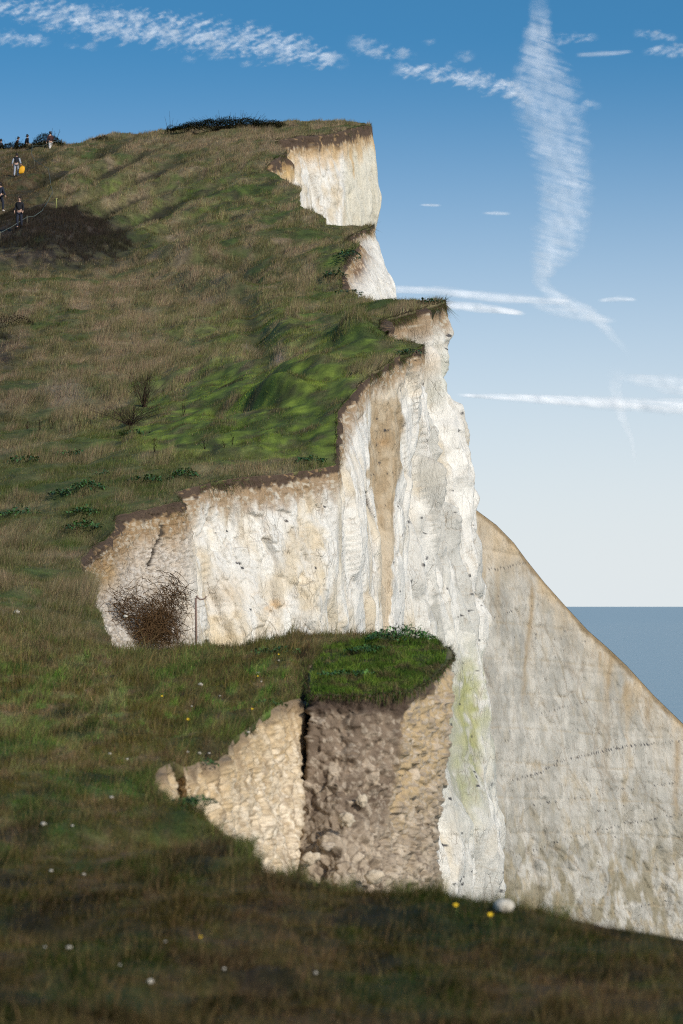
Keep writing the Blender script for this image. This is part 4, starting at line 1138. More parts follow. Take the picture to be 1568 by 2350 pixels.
m_l, ln, ll, lb = new_mat('glossy_leaf')
_at = ln.new('ShaderNodeAttribute'); _at.attribute_name = 'Col'
ll.new(_at.outputs['Color'], lb.inputs['Base Color'])
lb.inputs['Roughness'].default_value = .42
lb.inputs['Specular IOR Level'].default_value = .4

def ribbons(paths, w, col, V0=None):
    """flat-sided three-edged stems along paths (list of Kx3)"""
    Vs, Qs, Cs, o = [], [], [], 0
    for k, pth in enumerate(paths):
        pth = np.asarray(pth); K = len(pth)
        t = np.gradient(pth, axis=0); t /= np.linalg.norm(t, axis=1, keepdims=True) + 1e-9
        ref = np.array([.31, .2, .93]) if abs(t[0, 2]) < .8 else np.array([1., .2, .1])
        s_ = np.cross(t, ref); s_ /= np.linalg.norm(s_, axis=1, keepdims=True) + 1e-9
        b_ = np.cross(t, s_)
        ww = (w[k] if np.ndim(w) else w) * np.linspace(1, .45, K)[:, None]
        ring = np.stack([pth + ww * (math.cos(x) * s_ + math.sin(x) * b_) for x in (0, 2.094, 4.189)], 1)
        Vs.append(ring.reshape(-1, 3))
        for r in range(K - 1):
            for e in range(3):
                a0 = o + r * 3 + e; a1 = o + r * 3 + (e + 1) % 3
                Qs.append((a0, a1, a1 + 3, a0 + 3))
        Cs.append(np.repeat((col[k] if np.ndim(col) > 1 else col)[None], K * 3, 0))
        o += K * 3
    return np.concatenate(Vs), np.array(Qs), np.concatenate(Cs)

G_LEAF = np.array([.034, .085, .020]); G_LEAF2 = np.array([.080, .150, .035])
def plant_mesh(name, base, parts, mat, label, cat, group):
    """leaves and stems of one plant joined into one mesh standing at its base"""
    base = np.asarray(base, float); Vs, Qs, Ts, Cs, o_ = [], [], [], [], 0
    for V, Q, C in parts:
        Q = np.asarray(Q); Vs.append(V - base); Cs.append(C)
        (Qs if Q.shape[1] == 4 else Ts).append(Q + o_); o_ += len(V)
    o = mesh_np(name, np.concatenate(Vs), np.concatenate(Qs) if Qs else None, np.concatenate(Ts) if Ts else None, col=np.concatenate(Cs), mats=[mat])
    o.location = Vector([float(x) for x in base])
    return tag(o, label, cat, group)

def leafy_plant(base, ru, rd, hgt, nl, size, label, group='leafy plants along the cliff edge', c1=G_LEAF, c2=G_LEAF2):
    a = RNG.uniform(0, 2 * math.pi, nl); r = np.sqrt(RNG.random(nl))
    lump = .55 + .45 * np.sin(a * 3 + 1.3) * np.cos(a * 2)
    x, y = ru * r * np.cos(a), rd * r * np.sin(a)
    z = hgt * (1 - r ** 2) * RNG.uniform(.35, 1.0, nl) * (.6 + .4 * lump) + .01
    pts = np.asarray(base) + np.stack([x, y, z], -1)
    cl = vary(mix(c1, c2, RNG.random(nl) ** 1.5), .25, .06)
    lf = leaves_mesh(pts, size, cl)
    k = max(6, nl // 14)
    paths = []
    for i in range(k):
        e = pts[RNG.integers(nl)]
        s0 = np.asarray(base) + (e - np.asarray(base)) * np.array([.5, .5, 0])
        paths.append(np.array([s0, (s0 + e) / 2 + np.array([0, 0, .1 * hgt]), e]))
    V, Q, C = ribbons(paths, max(.003, base[1] / 2843 * .18), np.array([.07, .085, .03]))
    return plant_mesh('leafy_plant', base, [lf, (V, Q, C)], m_l, label, 'plant', group)

def px(d): return d / FPX
for (uu, vv, rpx, hpx, nl, lab) in [
        (200, 1122, 38, 24, 150, 'dark leafy clump on the turf above the leftmost end of the bay'),
        (140, 1138, 34, 18, 110, 'low leafy patch left of the dark leafy clump above the bay'),
        (195, 1182, 42, 22, 190, 'broad bright leafy mat beside the overhanging turf lip'),
        (190, 1215, 46, 22, 190, 'leafy mat in the hollow at the left corner of the bay'),
        (425, 1098, 36, 26, 150, 'pale-leaved clump growing on the lip above the rubble'),
        (335, 1108, 45, 16, 150, 'spread of small leaves on the turf left of the lip clump'),
        (250, 1092, 30, 12, 60, 'thin sprinkle of leaves on the turf behind the dark clump'),
        (60, 1062, 40, 20, 90, 'dim leafy patch at the left border of the slope'),
        (165, 1052, 45, 18, 110, 'dark leafy row below the dead stems'),
        (45, 1185, 55, 22, 130, 'dark low plant by the left border above the turf'),
        (715, 1062, 38, 14, 120, 'leaves at the brown lip above the wide chalk wall'),
        (310, 1000, 40, 14, 80, 'leafy patch in the bright grass of the slope')]:
    g_ = ground_uv(uu, vv, 40)
    s_ = px(g_[1])
    leafy_plant(g_, rpx * s_, rpx * s_ * 1.6, hpx * s_, nl, 11 * s_ + .02, lab)
for (uu, vv, dd, rpx, rd, hpx, nl, lab) in [
        (918, 1478, 35.4, 80, .6, 42, 620, 'bushy green plant along the back of the split block'),
        (850, 1505, 34.2, 60, .4, 14, 200, 'low green weeds on the middle of the split block'),
        (800, 1560, 31.6, 70, .3, 8, 160, 'sparse weeds at the front of the split block')]:
    s_ = px(dd)
    leafy_plant(P(uu, vv, dd) + np.array([0, 0, .05]), rpx * s_, rd, hpx * s_, nl, .065, lab, group='weeds on the split block', c1=np.array([.040, .10, .020]), c2=np.array([.10, .20, .04]))
for (uu, vv, rpx, hpx, nl, lab) in [
        (800, 590, 32, 22, 150, 'vivid green plants on the slipped ledge below the summit'),
        (768, 640, 30, 24, 150, 'vivid green plants left of the brown stony slip'),
        (800, 682, 34, 10, 90, 'green plants at the foot of the brown stony slip'),
        (985, 695, 34, 9, 90, 'dark green tuft on the tip of the main buttress'),
        (940, 800, 36, 10, 90, 'green weeds on the tip of the white pillar')]:
    dd = {590: 131, 640: 127, 682: 120, 695: 93.4, 800: 81.6}[vv]
    g_ = ground_at(uu, dd); s_ = px(g_[1])
    leafy_plant(g_, rpx * s_, rpx * s_ * 1.8, hpx * s_, nl, 9 * s_ + .03, lab, c1=np.array([.022, .06, .02]), c2=np.array([.04, .095, .03]))

def bush(base, rx, ry, hgt, nl0, size, label, cat='bush', group=None, c1=np.array([.020, .022, .012]), c2=np.array([.040, .045, .020]), name='bush', spiky=.25):
    base = np.asarray(base); nl = nl0 * 3
    a = RNG.uniform(0, 2 * math.pi, nl); r = np.sqrt(RNG.random(nl)); t = RNG.random(nl)
    x, y = rx * r * np.cos(a), ry * r * np.sin(a)
    nl_ = nl; prof = (1 - (np.abs(x / rx)) ** 2.6) * (.72 + .4 * fbm(np.stack([x / hgt * .9 + base[0], y / hgt, x * 0], -1), 3, 400))
    pts = base + np.stack([x, y, hgt * np.clip(prof, .05, 2) * t ** .6], -1)
    lf = leaves_mesh(pts, size, vary(mix(c1, c2, RNG.random(nl)), .25), narrow=.5)
    paths = []
    for i in range(max(8, nl0 // 60)):
        x0 = RNG.uniform(-.8, .8) * rx
        pr = hgt * max(.1, 1 - abs(x0 / rx) ** 2.6)
        s0 = base + np.array([x0 * .6, 0, 0]); e = base + np.array([x0 + RNG.normal(0, .15 * hgt), RNG.normal(0, .3) * ry, pr * RNG.uniform(.9, 1.0 + 2 * spiky * RNG.random())])
        paths.append(np.array([s0, (s0 + e) / 2 + RNG.normal(0, .04 * hgt, 3), e]))
    V, Q, C = ribbons(paths, max(.006, base[1] / 2843 * .22), np.array([.035, .028, .020]))
    return plant_mesh(name, base, [lf, (V, Q, C)], M_LEAF, label, cat, group)
bush(ground_at(110, 225.5) - np.array([0, 0, .1]), 1.35, .8, 1.25, 900, .12, 'dark rounded bush on the skyline beside the person in white trousers')
bush(ground_at(34, 227) - np.array([0, 0, .1]), 1.6, .7, .80, 900, .11, 'low dark scrub on the skyline in front of three walkers')
bush(ground_at(535, 217.5) - np.array([0, 0, .1]), 5.0, 1.2, 1.15, 4200, .13, 'long low dark thicket along the crest of the hill', 'thicket', name='thicket')
bush(ground_at(392, 219), .52, .4, .95, 130, .12, 'small feathery shrub at the left end of the crest thicket', spiky=.6)
bush(ground_at(236, 224), .9, .4, .42, 240, .10, 'small dark tuft breaking the skyline left of the thicket')
bush(ground_at(28, 118), 1.1, .9, .75, 500, .07, 'dark shrub on the left border below the dead bracken mound', c1=np.array([.018, .013, .012]), c2=np.array([.035, .028, .02]))

def twig_shrub(base, hgt, spread, nst, label, rgb, name='dead_shrub', cat='shrub', group=None, wid=.004):
    base = np.asarray(base); paths = []; side = []
    for i in range(nst):
        e = base + np.array([RNG.normal(0, spread), RNG.normal(0, spread), hgt * RNG.uniform(.45, 1.0)])
        s0 = base + RNG.normal(0, .15 * spread, 3) * np.array([1, 1, 0])
        m = (s0 + e) / 2 + np.array([RNG.normal(0, .06), RNG.normal(0, .06), .08 * hgt])
        paths.append(np.array([s0, m, e]))
        for k in range(3):
            f = RNG.uniform(.35, .95); q0 = m * (1 - f) + e * f
            side.append(np.array([q0, q0 + np.array([RNG.normal(0, .09), RNG.normal(0, .09), RNG.uniform(.05, .16)]) * hgt]))
    V, Q, C = ribbons(paths, max(wid, base[1] / 2843 * .24), vary(np.repeat(rgb[None], len(paths), 0), .2))
    st = (V, Q, C)
    V, Q, C = ribbons(side, max(wid * .7, base[1] / 2843 * .15), vary(np.repeat(rgb[None] * 1.2, len(side), 0), .2))
    return plant_mesh(name, base, [st, (V, Q, C)], M_BLADE, label, cat, group)
twig_shrub(ground_uv(330, 935, 44), 1.05, .28, 46, 'bare twiggy shrub standing left of the bright green grass', np.array([.060, .042, .030]))
twig_shrub(ground_uv(300, 975, 44), .55, .5, 60, 'low dark tangle of dead stems under the bare twiggy shrub', np.array([.050, .036, .030]))
for (uu, vv) in [(62, 985), (90, 990), (118, 985), (182, 985), (205, 985), (300, 1000), (355, 1040), (470, 1032), (515, 1028), (535, 1022), (195, 940), (420, 955)]:
    g_ = ground_uv(uu, vv, 44)
    twig_shrub(g_, RNG.uniform(.25, .45), .035, 5, 'dark dead weed stalk standing in the grass above the bay', np.array([.030, .020, .016]), 'dead_weed', 'weed', 'dead weed stalks above the bay')

# bramble tangle hanging on the rubble of the bay
paths, cols_ = [], []
sc = 59.3 / FPX
for i in range(1000):
    core = RNG.random()
    if core < .72:
        c0 = np.array([RNG.normal(362, 26), RNG.normal(1440, 30)]); ln_ = RNG.uniform(20, 70)
    elif core < .88:
        c0 = np.array([RNG.normal(395, 20), RNG.normal(1375, 25)]); ln_ = RNG.uniform(20, 55)
    else:
        c0 = np.array([RNG.normal(300, 22), RNG.normal(1390, 25)]); ln_ = RNG.uniform(20, 60)
    ang = RNG.normal(.55, .8); k = 7
    ts = np.linspace(-.5, .5, k); bend = RNG.normal(0, .55)
    uu = c0[0] + ln_ * (ts * math.cos(ang) - bend * (ts ** 2) * math.sin(ang)) + RNG.normal(0, 1.2, k)
    vv = c0[1] + ln_ * (ts * math.sin(ang) + bend * (ts ** 2) * math.cos(ang)) + RNG.normal(0, 1.2, k)
    d0 = 59.6 + .030 * (uu - 355) * .55 - .006 * (vv - 1440) - RNG.uniform(0, .55) - .2 * np.cos(ts * 3)
    paths.append(np.stack([P(a_, b_, c_) for a_, b_, c_ in zip(uu, vv, d0)])); cols_.append(np.array([.155, .092, .045]) * RNG.uniform(.45, 1.35))
V, Q, C = ribbons(paths, .0065, np.array(cols_))
b1 = (V, Q, C)
paths = []
for (x0, y0, x1, y1, x2, y2) in [(388, 1322, 425, 1330, 437, 1372), (390, 1316, 432, 1340, 428, 1395), (395, 1340, 440, 1350, 452, 1362), (385, 1330, 415, 1352, 432, 1400), (400, 1310, 420, 1318, 434, 1345),
                                 (395, 1425, 430, 1430, 452, 1455), (400, 1450, 440, 1448, 455, 1436), (380, 1480, 420, 1470, 446, 1490), (395, 1360, 428, 1368, 438, 1362), (262, 1372, 285, 1385, 300, 1378),
                                 (270, 1400, 300, 1395, 325, 1372), (258, 1385, 280, 1410, 310, 1420), (330, 1362, 350, 1345, 372, 1352), (300, 1360, 318, 1385, 345, 1390)]:
    ts = np.linspace(0, 1, 8)
    uu = (1 - ts) ** 2 * x0 + 2 * ts * (1 - ts) * x1 + ts ** 2 * x2; vv = (1 - ts) ** 2 * y0 + 2 * ts * (1 - ts) * y1 + ts ** 2 * y2
    paths.append(np.stack([P(a_, b_, 59.9 + .014 * (a_ - 355) - .35 * math.sin(math.pi * t_)) for a_, b_, t_ in zip(uu, vv, ts)]))
V, Q, C = ribbons(paths, .008, np.array([.105, .062, .034]))
plant_mesh('bramble_bush', P(355, 1480, 58.6), [b1, (V, Q, C)], M_BLADE, 'brown tangle of dead brambles hanging on the rubble of the bay', 'brambles', None)

for (uu, vv, dd, rpx, hpx, nl, lab) in [
        (455, 1925, 20.4, 44, 26, 150, 'leafy green weeds on the bank below the broken tan wall'),
        (430, 1885, 21.0, 34, 18, 90, 'small leafy weeds on the bank under the left tip of the broken wall'),
        (455, 1738, 25.6, 46, 18, 120, 'leafy weeds among pale stones on the ledge of the broken wall'),
        (620, 1622, 29.6, 40, 12, 80, 'low weeds on the turf lip left of the dark crack'),
        (640, 1500, 35.0, 60, 16, 120, 'green weeds on the turf left of the split block')]:
    g_ = ground_at(uu, dd); s_ = px(g_[1])
    leafy_plant(g_, rpx * s_, rpx * s_ * 1.3, hpx * s_, nl, 13 * s_, lab, group='weeds on the near bank', c1=np.array([.035, .080, .018]), c2=np.array([.075, .14, .03]))

# ---------------------------------------------------------------- stones, rocks and flowers
M_STONE = mat_plain('pale_chalk_stone', (.50, .42, .31), .85, .22, 40, .004, .2)
M_STONE_W = mat_plain('white_chalk_stone', (.50, .46, .38), .85, .15, 40, .004, .2)
M_STONE_G = mat_plain('grey_chalk_stone', (.36, .30, .23), .85, .25, 40, .004, .2)
def stone_mesh(r, seed, sq=(1, 1, .7), rough=.25, n=20):
    th = np.linspace(0, math.pi, n // 2 + 2); ph = np.linspace(0, 2 * math.pi, n, endpoint=False)
    T, F_ = np.meshgrid(th, ph, indexing='ij')
    D = np.stack([np.sin(T) * np.cos(F_), np.sin(T) * np.sin(F_), np.cos(T)], -1)
    k = 1 + rough * fbm(D * 1.3 + seed * 3.7, 2, 500)
    _, _, rr_, off = worley(D * 1.2 + seed, 510)
    k = k + rough * .9 * ((rr_ - .5) * off).sum(-1) + (rough > .5) * .14 * (rr_[..., 0] - .5)
    V = D * k[..., None] * np.array(sq) * r
    nr, ncol = T.shape
    Qs = []
    for i in range(nr - 1):
        for j in range(ncol):
            Qs.append((i * ncol + j, (i + 1) * ncol + j, (i + 1) * ncol + (j + 1) % ncol, i * ncol + (j + 1) % ncol))
    return V.reshape(-1, 3), np.array(Qs)
def stone(name, pos, r, seed, label, cat='stone', group=None, sq=(1, 1, .7), rough=.25, mat=None, rot=0):
    V, Q = stone_mesh(r, seed, sq, rough)
    o = mesh_np(name, V, Q, mats=[mat or M_STONE_W], smooth=(rough < .3))
    o.location = Vector([float(x) for x in pos]); o.rotation_euler = (0, 0, rot)
    tag(o, label, cat, group)
    return o
g_ = ground_uv(1157, 2100, 9.8)
stone('stone', g_ + np.array([0, 0, .030]), .056, 1, 'large round white stone in the near grass beside yellow flowers', group='white stones in the turf', sq=(1, 1, .70), rough=.24)
for i, (uu, vv, rp, lab) in enumerate([
        (345, 2264, 13, 'white stone in the dark grass at the bottom of the picture'),
        (158, 2185, 12, 'flat pale stone in the dark grass near the bottom left'),
        (592, 1550, 10, 'white stone in the turf left of the gully by the split block'),
        (460, 1578, 10, 'leaning pale stone in the middle of the green turf'),
        (38, 1411, 13, 'wide pale stone by the left border of the turf'),
        (256, 1836, 10, 'pale stone in brown turf left of the broken tan wall'),
        (100, 1898, 12, 'flat dull stone low on the left turf'),
        (288, 1418, 9, 'white stone on the lip beside the rubble of the bay')] +
        [(a_, b_, c_, 'small white stone lying in the near turf') for a_, b_, c_ in
         [(49, 1520, 5), (377, 1523, 6), (244, 1444, 6), (440, 1628, 6), (252, 1737, 6), (292, 1748, 5), (166, 1903, 6), (117, 2007, 8), (192, 2014, 8),
          (431, 1742, 6), (458, 1739, 7), (480, 1741, 6), (570, 1687, 6), (197, 1593, 5), (380, 2170, 7), (725, 2243, 7), (515, 2236, 6), (103, 2182, 6), (275, 2224, 5), (505, 1602, 5), (640, 1520, 5), (600, 1570, 4)]]):
    g_ = ground_uv(uu, vv, 9.8)
    r_ = rp * .62 * px(g_[1])
    stone('stone', g_ + np.array([0, 0, .15 * r_ + .015]), r_, 20 + i, lab, group='white stones in the turf' if rp > 8 else 'small white stones in the turf', sq=(1, .9, RNG.uniform(.5, .75)), rough=.3, rot=RNG.uniform(0, 6))
for i, (uu, vv, dd, rp, sq, lab) in enumerate([
        (795, 1882, 29.3, 17, (1.0, .9, .95), 'largest squarish rock on the brown face of the split block'),
        (714, 1970, 28.95, 18, (1.1, .9, .7), 'rounded rock at the foot of the dark crack'),
        (752, 1942, 29.05, 14, (1.3, .9, .6), 'flat rock right of the rounded rock at the crack foot'),
        (830, 1838, 29.75, 12, (1, .8, 1.1), 'upright angular rock above the squarish rock'),
        (858, 2012, 28.95, 19, (1.2, .9, .8), 'broad pale rock at the base of the split block'),
        (701, 1622, 31.0, 12, (1, 1, 1), 'tan rock wedged in the top of the dark crack')]):
    stone('rock', P(uu, vv, dd - .04), rp * px(dd), 60 + i, lab, 'rock', 'rocks of the split block', sq, .75, M_STONE_G if i % 3 == 2 else M_STONE, rot=RNG.uniform(-.5, .5))

M_PETAL = mat_plain('yellow_petal', (.75, .50, .02), .6, .1, 60, .001)
M_STEM = mat_plain('green_stem', (.07, .11, .03), .7, .1, 60, .001)
def flower(uu, vv, rp, label, group):
    g_ = ground_uv(uu, vv + rp * 2, 9.8); s_ = px(g_[1]); r = rp * .75 * s_; H = rp * 2.2 * s_ + .02
    o = empty('flower', g_); tag(o, label, 'flower', group)
    V, Q, C = ribbons([np.array([g_, g_ + np.array([.004, 0, H * .5]), g_ + np.array([0, 0, H])])], .0022, np.array([.07, .11, .03]))
    mesh_np('stem', V, Q, mats=[M_STEM], parent=o)
    np_ = 16; Vp, Qp = [], []
    for ring, (rad, zz, m_) in enumerate(((1.0, .0, np_), (.62, .25, np_))):
        for k in range(m_):
            a_ = 2 * math.pi * (k + .5 * ring) / m_; w_ = .17
            c0 = np.array([0, 0, zz * r * .5]); dr = np.array([math.cos(a_), math.sin(a_), .35]); sd = np.array([-math.sin(a_), math.cos(a_), 0])
            i0 = len(Vp)
            Vp += [c0, c0 + r * rad * (.7 * dr + w_ * sd), c0 + r * rad * dr, c0 + r * rad * (.7 * dr - w_ * sd)]
            Qp.append((i0, i0 + 1, i0 + 2, i0 + 3))
    tilt = np.array(Vp) @ np.array([[1, 0, 0], [0, .77, .64], [0, -.64, .77]])
    mesh_np('petals', tilt + g_ + np.array([0, 0, H]), np.array(Qp), mats=[M_PETAL], parent=o)
flower(1047, 2090, 8, 'yellow flower in the near grass up and left of the white stone', 'yellow flowers in the turf')
flower(1126, 2116, 9, 'yellow flower touching the left side of the large white stone', 'yellow flowers in the turf')
flower(432, 1658, 6, 'bright yellow flower in the green turf left of the broken wall', 'yellow flowers in the turf')
flower(461, 2165, 5, 'small yellow flower in the dark grass at the bottom', 'yellow flowers in the turf')
for a_, b_, c_ in ((372, 1605, 4), (579, 1634, 4), (592, 1560, 3), (640, 1512, 3)):
    flower(a_, b_, c_, 'tiny yellow flower dotted in the green turf', 'tiny yellow flowers in the turf')

# ---------------------------------------------------------------- iron picket with a hooked top
M_RUST = mat_plain('rusty_iron', (.20, .13, .10), .75, .3, 90, .001)
def tube(name, pth, r, mat, parent, n=8, taper=1.0):
    pth = np.asarray(pth, float); K = len(pth)
    t = np.gradient(pth, axis=0); t /= np.linalg.norm(t, axis=1, keepdims=True) + 1e-9
    ref = np.array([0, 1., 0]); s_ = np.cross(t, ref); s_ /= np.linalg.norm(s_, axis=1, keepdims=True) + 1e-9; b_ = np.cross(t, s_)
    rr_ = r * np.linspace(1, taper, K)[:, None]
    ring = np.stack([pth + rr_ * (math.cos(x) * s_ + math.sin(x) * b_) for x in np.linspace(0, 2 * math.pi, n, endpoint=False)], 1)
    V = np.concatenate([ring.reshape(-1, 3), pth[:1], pth[-1:]])
    Q, T = [], []
    for k in range(K - 1):
        for e in range(n):
            Q.append((k * n + e, k * n + (e + 1) % n, (k + 1) * n + (e + 1) % n, (k + 1) * n + e))
    for e in range(n):
        T.append((K * n, (e + 1) % n, e)); T.append((K * n + 1, (K - 1) * n + e, (K - 1) * n + (e + 1) % n))
    return mesh_np(name, V, np.array(Q), np.array(T), mats=[mat], parent=parent, smooth=True)
pd_ = 40.6
po = empty('iron_picket', P(450, 1494, pd_)); tag(po, 'thin rusty iron picket with a curled top at the edge of the turf', 'picket')
tube('shaft', [P(450.5, 1500, pd_), P(450, 1430, pd_), P(449.5, 1372, pd_)], .0155, M_RUST, po)
hk = [P(449.5, 1370, pd_), P(452, 1368, pd_), P(454, 1372, pd_), P(459, 1375.5, pd_), P(466, 1375.5, pd_), P(471, 1373, pd_), P(474, 1368, pd_)]
tube('hook', hk, .013, M_RUST, po, taper=.7)

# ---------------------------------------------------------------- walkers on the hill
def skin_obj(name, joints, edges, radii, mat, parent, sub=1):
    me = bpy.data.meshes.new(name)
    me.from_pydata([tuple(float(x) for x in j) for j in joints], edges, [])
    o = bpy.data.objects.new(name, me); COL.objects.link(o)
    me.materials.append(mat)
    md = o.modifiers.new('Skin', 'SKIN'); md.use_smooth_shade = True
    if not me.skin_vertices: me.skin_vertices.new()
    for k, r in enumerate(radii):
        me.skin_vertices[0].data[k].radius = (r, r) if np.ndim(r) == 0 else r
    me.skin_vertices[0].data[0].use_root = True
    sb = o.modifiers.new('Sub', 'SUBSURF'); sb.levels = sub; sb.render_levels = sub
    o.parent = parent
    return o
M_SKIN = mat_plain('skin', (.42, .26, .19), .6, .05, 30, .0005)
M_BLACK = mat_plain('black_cloth', (.014, .014, .017), .9, .2, 40, .002)
M_NAVY = mat_plain('dark_navy_cloth', (.020, .024, .038), .9, .2, 40, .002)
M_WHITE = mat_plain('white_cloth', (.58, .56, .53), .9, .1, 40, .002)
M_PALE = mat_plain('pale_denim', (.30, .33, .38), .9, .15, 40, .002)
M_BROWNCL = mat_plain('dark_maroon_cloth', (.045, .020, .020), .9, .2, 40, .002)
M_HAIR = mat_plain('dark_hair', (.018, .013, .010), .6, .2, 90, .001)
M_FAIRH = mat_plain('brown_hair', (.075, .05, .035), .6, .2, 90, .001)
M_YEL = mat_plain('yellow_bag_cloth', (.72, .36, .015), .6, .1, 40, .002)

def person(base, rotz, label, top, legs, hair, lean=0.0, stride=.12, arm_l=(.10, .10), arm_r=(.10, .10), hgt=1.75, shoes=None, group='walkers on the hill', top_sleeve=None, knee=0.0):
    """arm_l / arm_r: (sideways, forward) reach of each hand. y forward"""
    o = empty('person', base); tag(o, label, 'person', group)
    k = hgt / 1.75
    def L(*a): return np.array(a) * k
    ln = lambda z: lean * max(0, z - .92)
    hip = L(0, 0, .95); wa = L(0, ln(1.12), 1.12); ch = L(0, ln(1.35), 1.35); nk = L(0, ln(1.50), 1.50); hb_ = L(0, ln(1.58) + .015, 1.58); hc = L(0, ln(1.66) + .02, 1.665); ht_ = L(0, ln(1.70) + .01, 1.72)
    J = [hip, wa, ch, nk, hb_, hc, ht_]; R = [.125, .115, .135, .055, .068, .088, .062]; E = [(0, 1), (1, 2), (2, 3), (3, 4), (4, 5), (5, 6)]
    J.append(hc + L(0, .10, -.005)); R.append(.022); E.append((5, 7))                       # nose
    limbs = {}
    for s_, (ax_, ay_) in ((-1, arm_l), (1, arm_r)):
        sh = L(s_ * .175, ln(1.43), 1.43); el_ = L(s_ * (.22 + ax_ * .35), ln(1.2) + ay_ * .25 - .04, 1.17); wr = L(s_ * (.20 + ax_), ln(1.0) + ay_, .95 + .25 * abs(ay_)); hd = wr + L(0, .03, -.07)
        i0 = len(J); J += [sh, el_, wr, hd]; R += [.062, .046, .032, .036]; E += [(2, i0), (i0, i0 + 1), (i0 + 1, i0 + 2), (i0 + 2, i0 + 3)]
        for f_ in range(4):
            J.append(hd + L(s_ * (-.012 + .002 * f_), -.03 + .022 * f_, -.075 + .006 * abs(f_ - 1.5))); R.append(.0095); E.append((i0 + 3, len(J) - 1))
        J.append(hd + L(-s_ * .03, .04, -.03)); R.append(.010); E.append((i0 + 3, len(J) - 1))
        limbs['arm', s_] = (sh, el_, wr, hd)
    for s_ in (-1, 1):
        hp = L(s_ * .085, 0, .90); kn = L(s_ * .095, s_ * stride * .6 + .05 + knee * (s_ > 0), .49); an = L(s_ * .095, s_ * stride, .09); to = an + L(0, .15, -.05)
        i0 = len(J); J += [hp, kn, an, to]; R += [.092, .060, .042, .036]; E += [(0, i0), (i0, i0 + 1), (i0 + 1, i0 + 2), (i0 + 2, i0 + 3)]
        limbs['leg', s_] = (hp, kn, an, to)
    R = [r * k if np.ndim(r) == 0 else r for r in R]
    skin_obj('body', J, E, R, M_SKIN, o)
    t, Et, Rt = [hip + L(0, 0, .02), wa, ch, nk - L(0, 0, .02)], [(0, 1), (1, 2), (2, 3)], [.150, .142, .162, .075]
    for s_ in (-1, 1):
        sh, el_, wr, hd = limbs['arm', s_]
        i0 = len(t); t += [sh, el_, wr]; Rt += [.080, .062, .050]; Et += [(2, i0), (i0, i0 + 1), (i0 + 1, i0 + 2)]
    skin_obj('jacket', t, Et, [r * k for r in Rt], top, o)
    if top_sleeve is not None:
        for s_ in (-1, 1):
            sh, el_, wr, hd = limbs['arm', s_]
            skin_obj('sleeve', [sh, el_, wr], [(0, 1), (1, 2)], [.088 * k, .070 * k, .056 * k], top_sleeve, o)
    t, Et, Rt = [hip + L(0, 0, .05)], [], [.145]
    for s_ in (-1, 1):
        hp, kn, an, to = limbs['leg', s_]
        i0 = len(t); t += [hp, kn, an]; Rt += [.108, .078, .062]; Et += [(0, i0), (i0, i0 + 1), (i0 + 1, i0 + 2)]
    skin_obj('trousers', t, Et, [r * k for r in Rt], legs, o)
    for s_ in (-1, 1):
        hp, kn, an, to = limbs['leg', s_]
        skin_obj('shoe', [an + L(0, -.04, -.035), an + L(0, .06, -.045), to + L(0, .03, 0)], [(0, 1), (1, 2)], [.050 * k, .050 * k, .040 * k], shoes or M_BLACK, o)
    skin_obj('hair', [hc + L(0, -.035, .02), hc + L(0, -.01, .065), hc + L(0, -.06, -.05)], [(0, 1), (0, 2)], [.092 * k, .072 * k, .066 * k], hair, o)
    o.rotation_euler = (0, 0, rotz)
    return o, limbs
PI = math.pi
g_ = ground_uv(45, 524, 44)
person(g_ - np.array([0, 0, .02]), PI * .93, 'person in black jumper and dark trousers facing down the path by the rope', M_BLACK, M_NAVY, M_FAIRH, stride=.10, arm_l=(.02, .08), arm_r=(.05, .14), hgt=1.76)
g_ = ground_uv(37, 407, 44)
pb, lb_ = person(g_ - np.array([0, 0, .02]), -.12, 'person in pale jeans and dark vest climbing with a yellow bag', M_BLACK, M_PALE, M_HAIR, lean=.32, stride=.16, arm_l=(.12, .05), arm_r=(.16, -.02), hgt=1.72, top_sleeve=M_PALE, knee=.08)
hd = lb_['arm', 1][3]
ca, sa = math.cos(-.12), math.sin(-.12)
hw = np.array([g_[0] + hd[0] * ca - hd[1] * sa, g_[1] + hd[0] * sa + hd[1] * ca, g_[2] - .02 + hd[2]])
bag = empty('bag', hw + np.array([.05, -.02, -.62])); tag(bag, 'bright yellow bag carried by the person in pale jeans', 'bag')
bv = []
for zz, w_, t_ in ((0, .13, .06), (.08, .20, .09), (.30, .21, .09), (.46, .17, .06), (.52, .12, .03)):
    for k in range(16):
        a_ = 2 * PI * k / 16; cx_, sx_ = math.cos(a_), math.sin(a_)
        bv.append(hw + np.array([.06 + .10 * (zz / .5) - .06, -.03, -.62 + zz]) + np.array([w_ * np.sign(cx_) * abs(cx_) ** .6, t_ * np.sign(sx_) * abs(sx_) ** .7, .015 * math.sin(3 * a_)]))
qs = [(r * 16 + e, r * 16 + (e + 1) % 16, (r + 1) * 16 + (e + 1) % 16, (r + 1) * 16 + e) for r in range(4) for e in range(16)]
bv.append(hw + np.array([.0, -.03, -.62])); ts_ = [(80, (e + 1) % 16, e) for e in range(16)]
bv.append(hw + np.array([.10, -.03, -.10])); ts_ += [(81, 64 + e, 64 + (e + 1) % 16) for e in range(16)]
mesh_np('pouch', bv, np.array(qs), np.array(ts_), mats=[M_YEL], parent=bag, smooth=True)
tube('handle', [hw + np.array([.02, -.03, -.12]), hw + np.array([.0, -.02, -.02]), hw + np.array([.06, -.01, .0]), hw + np.array([.16, -.03, -.12])], .012, M_YEL, bag)
g_ = ground_uv(1, 484, 44)
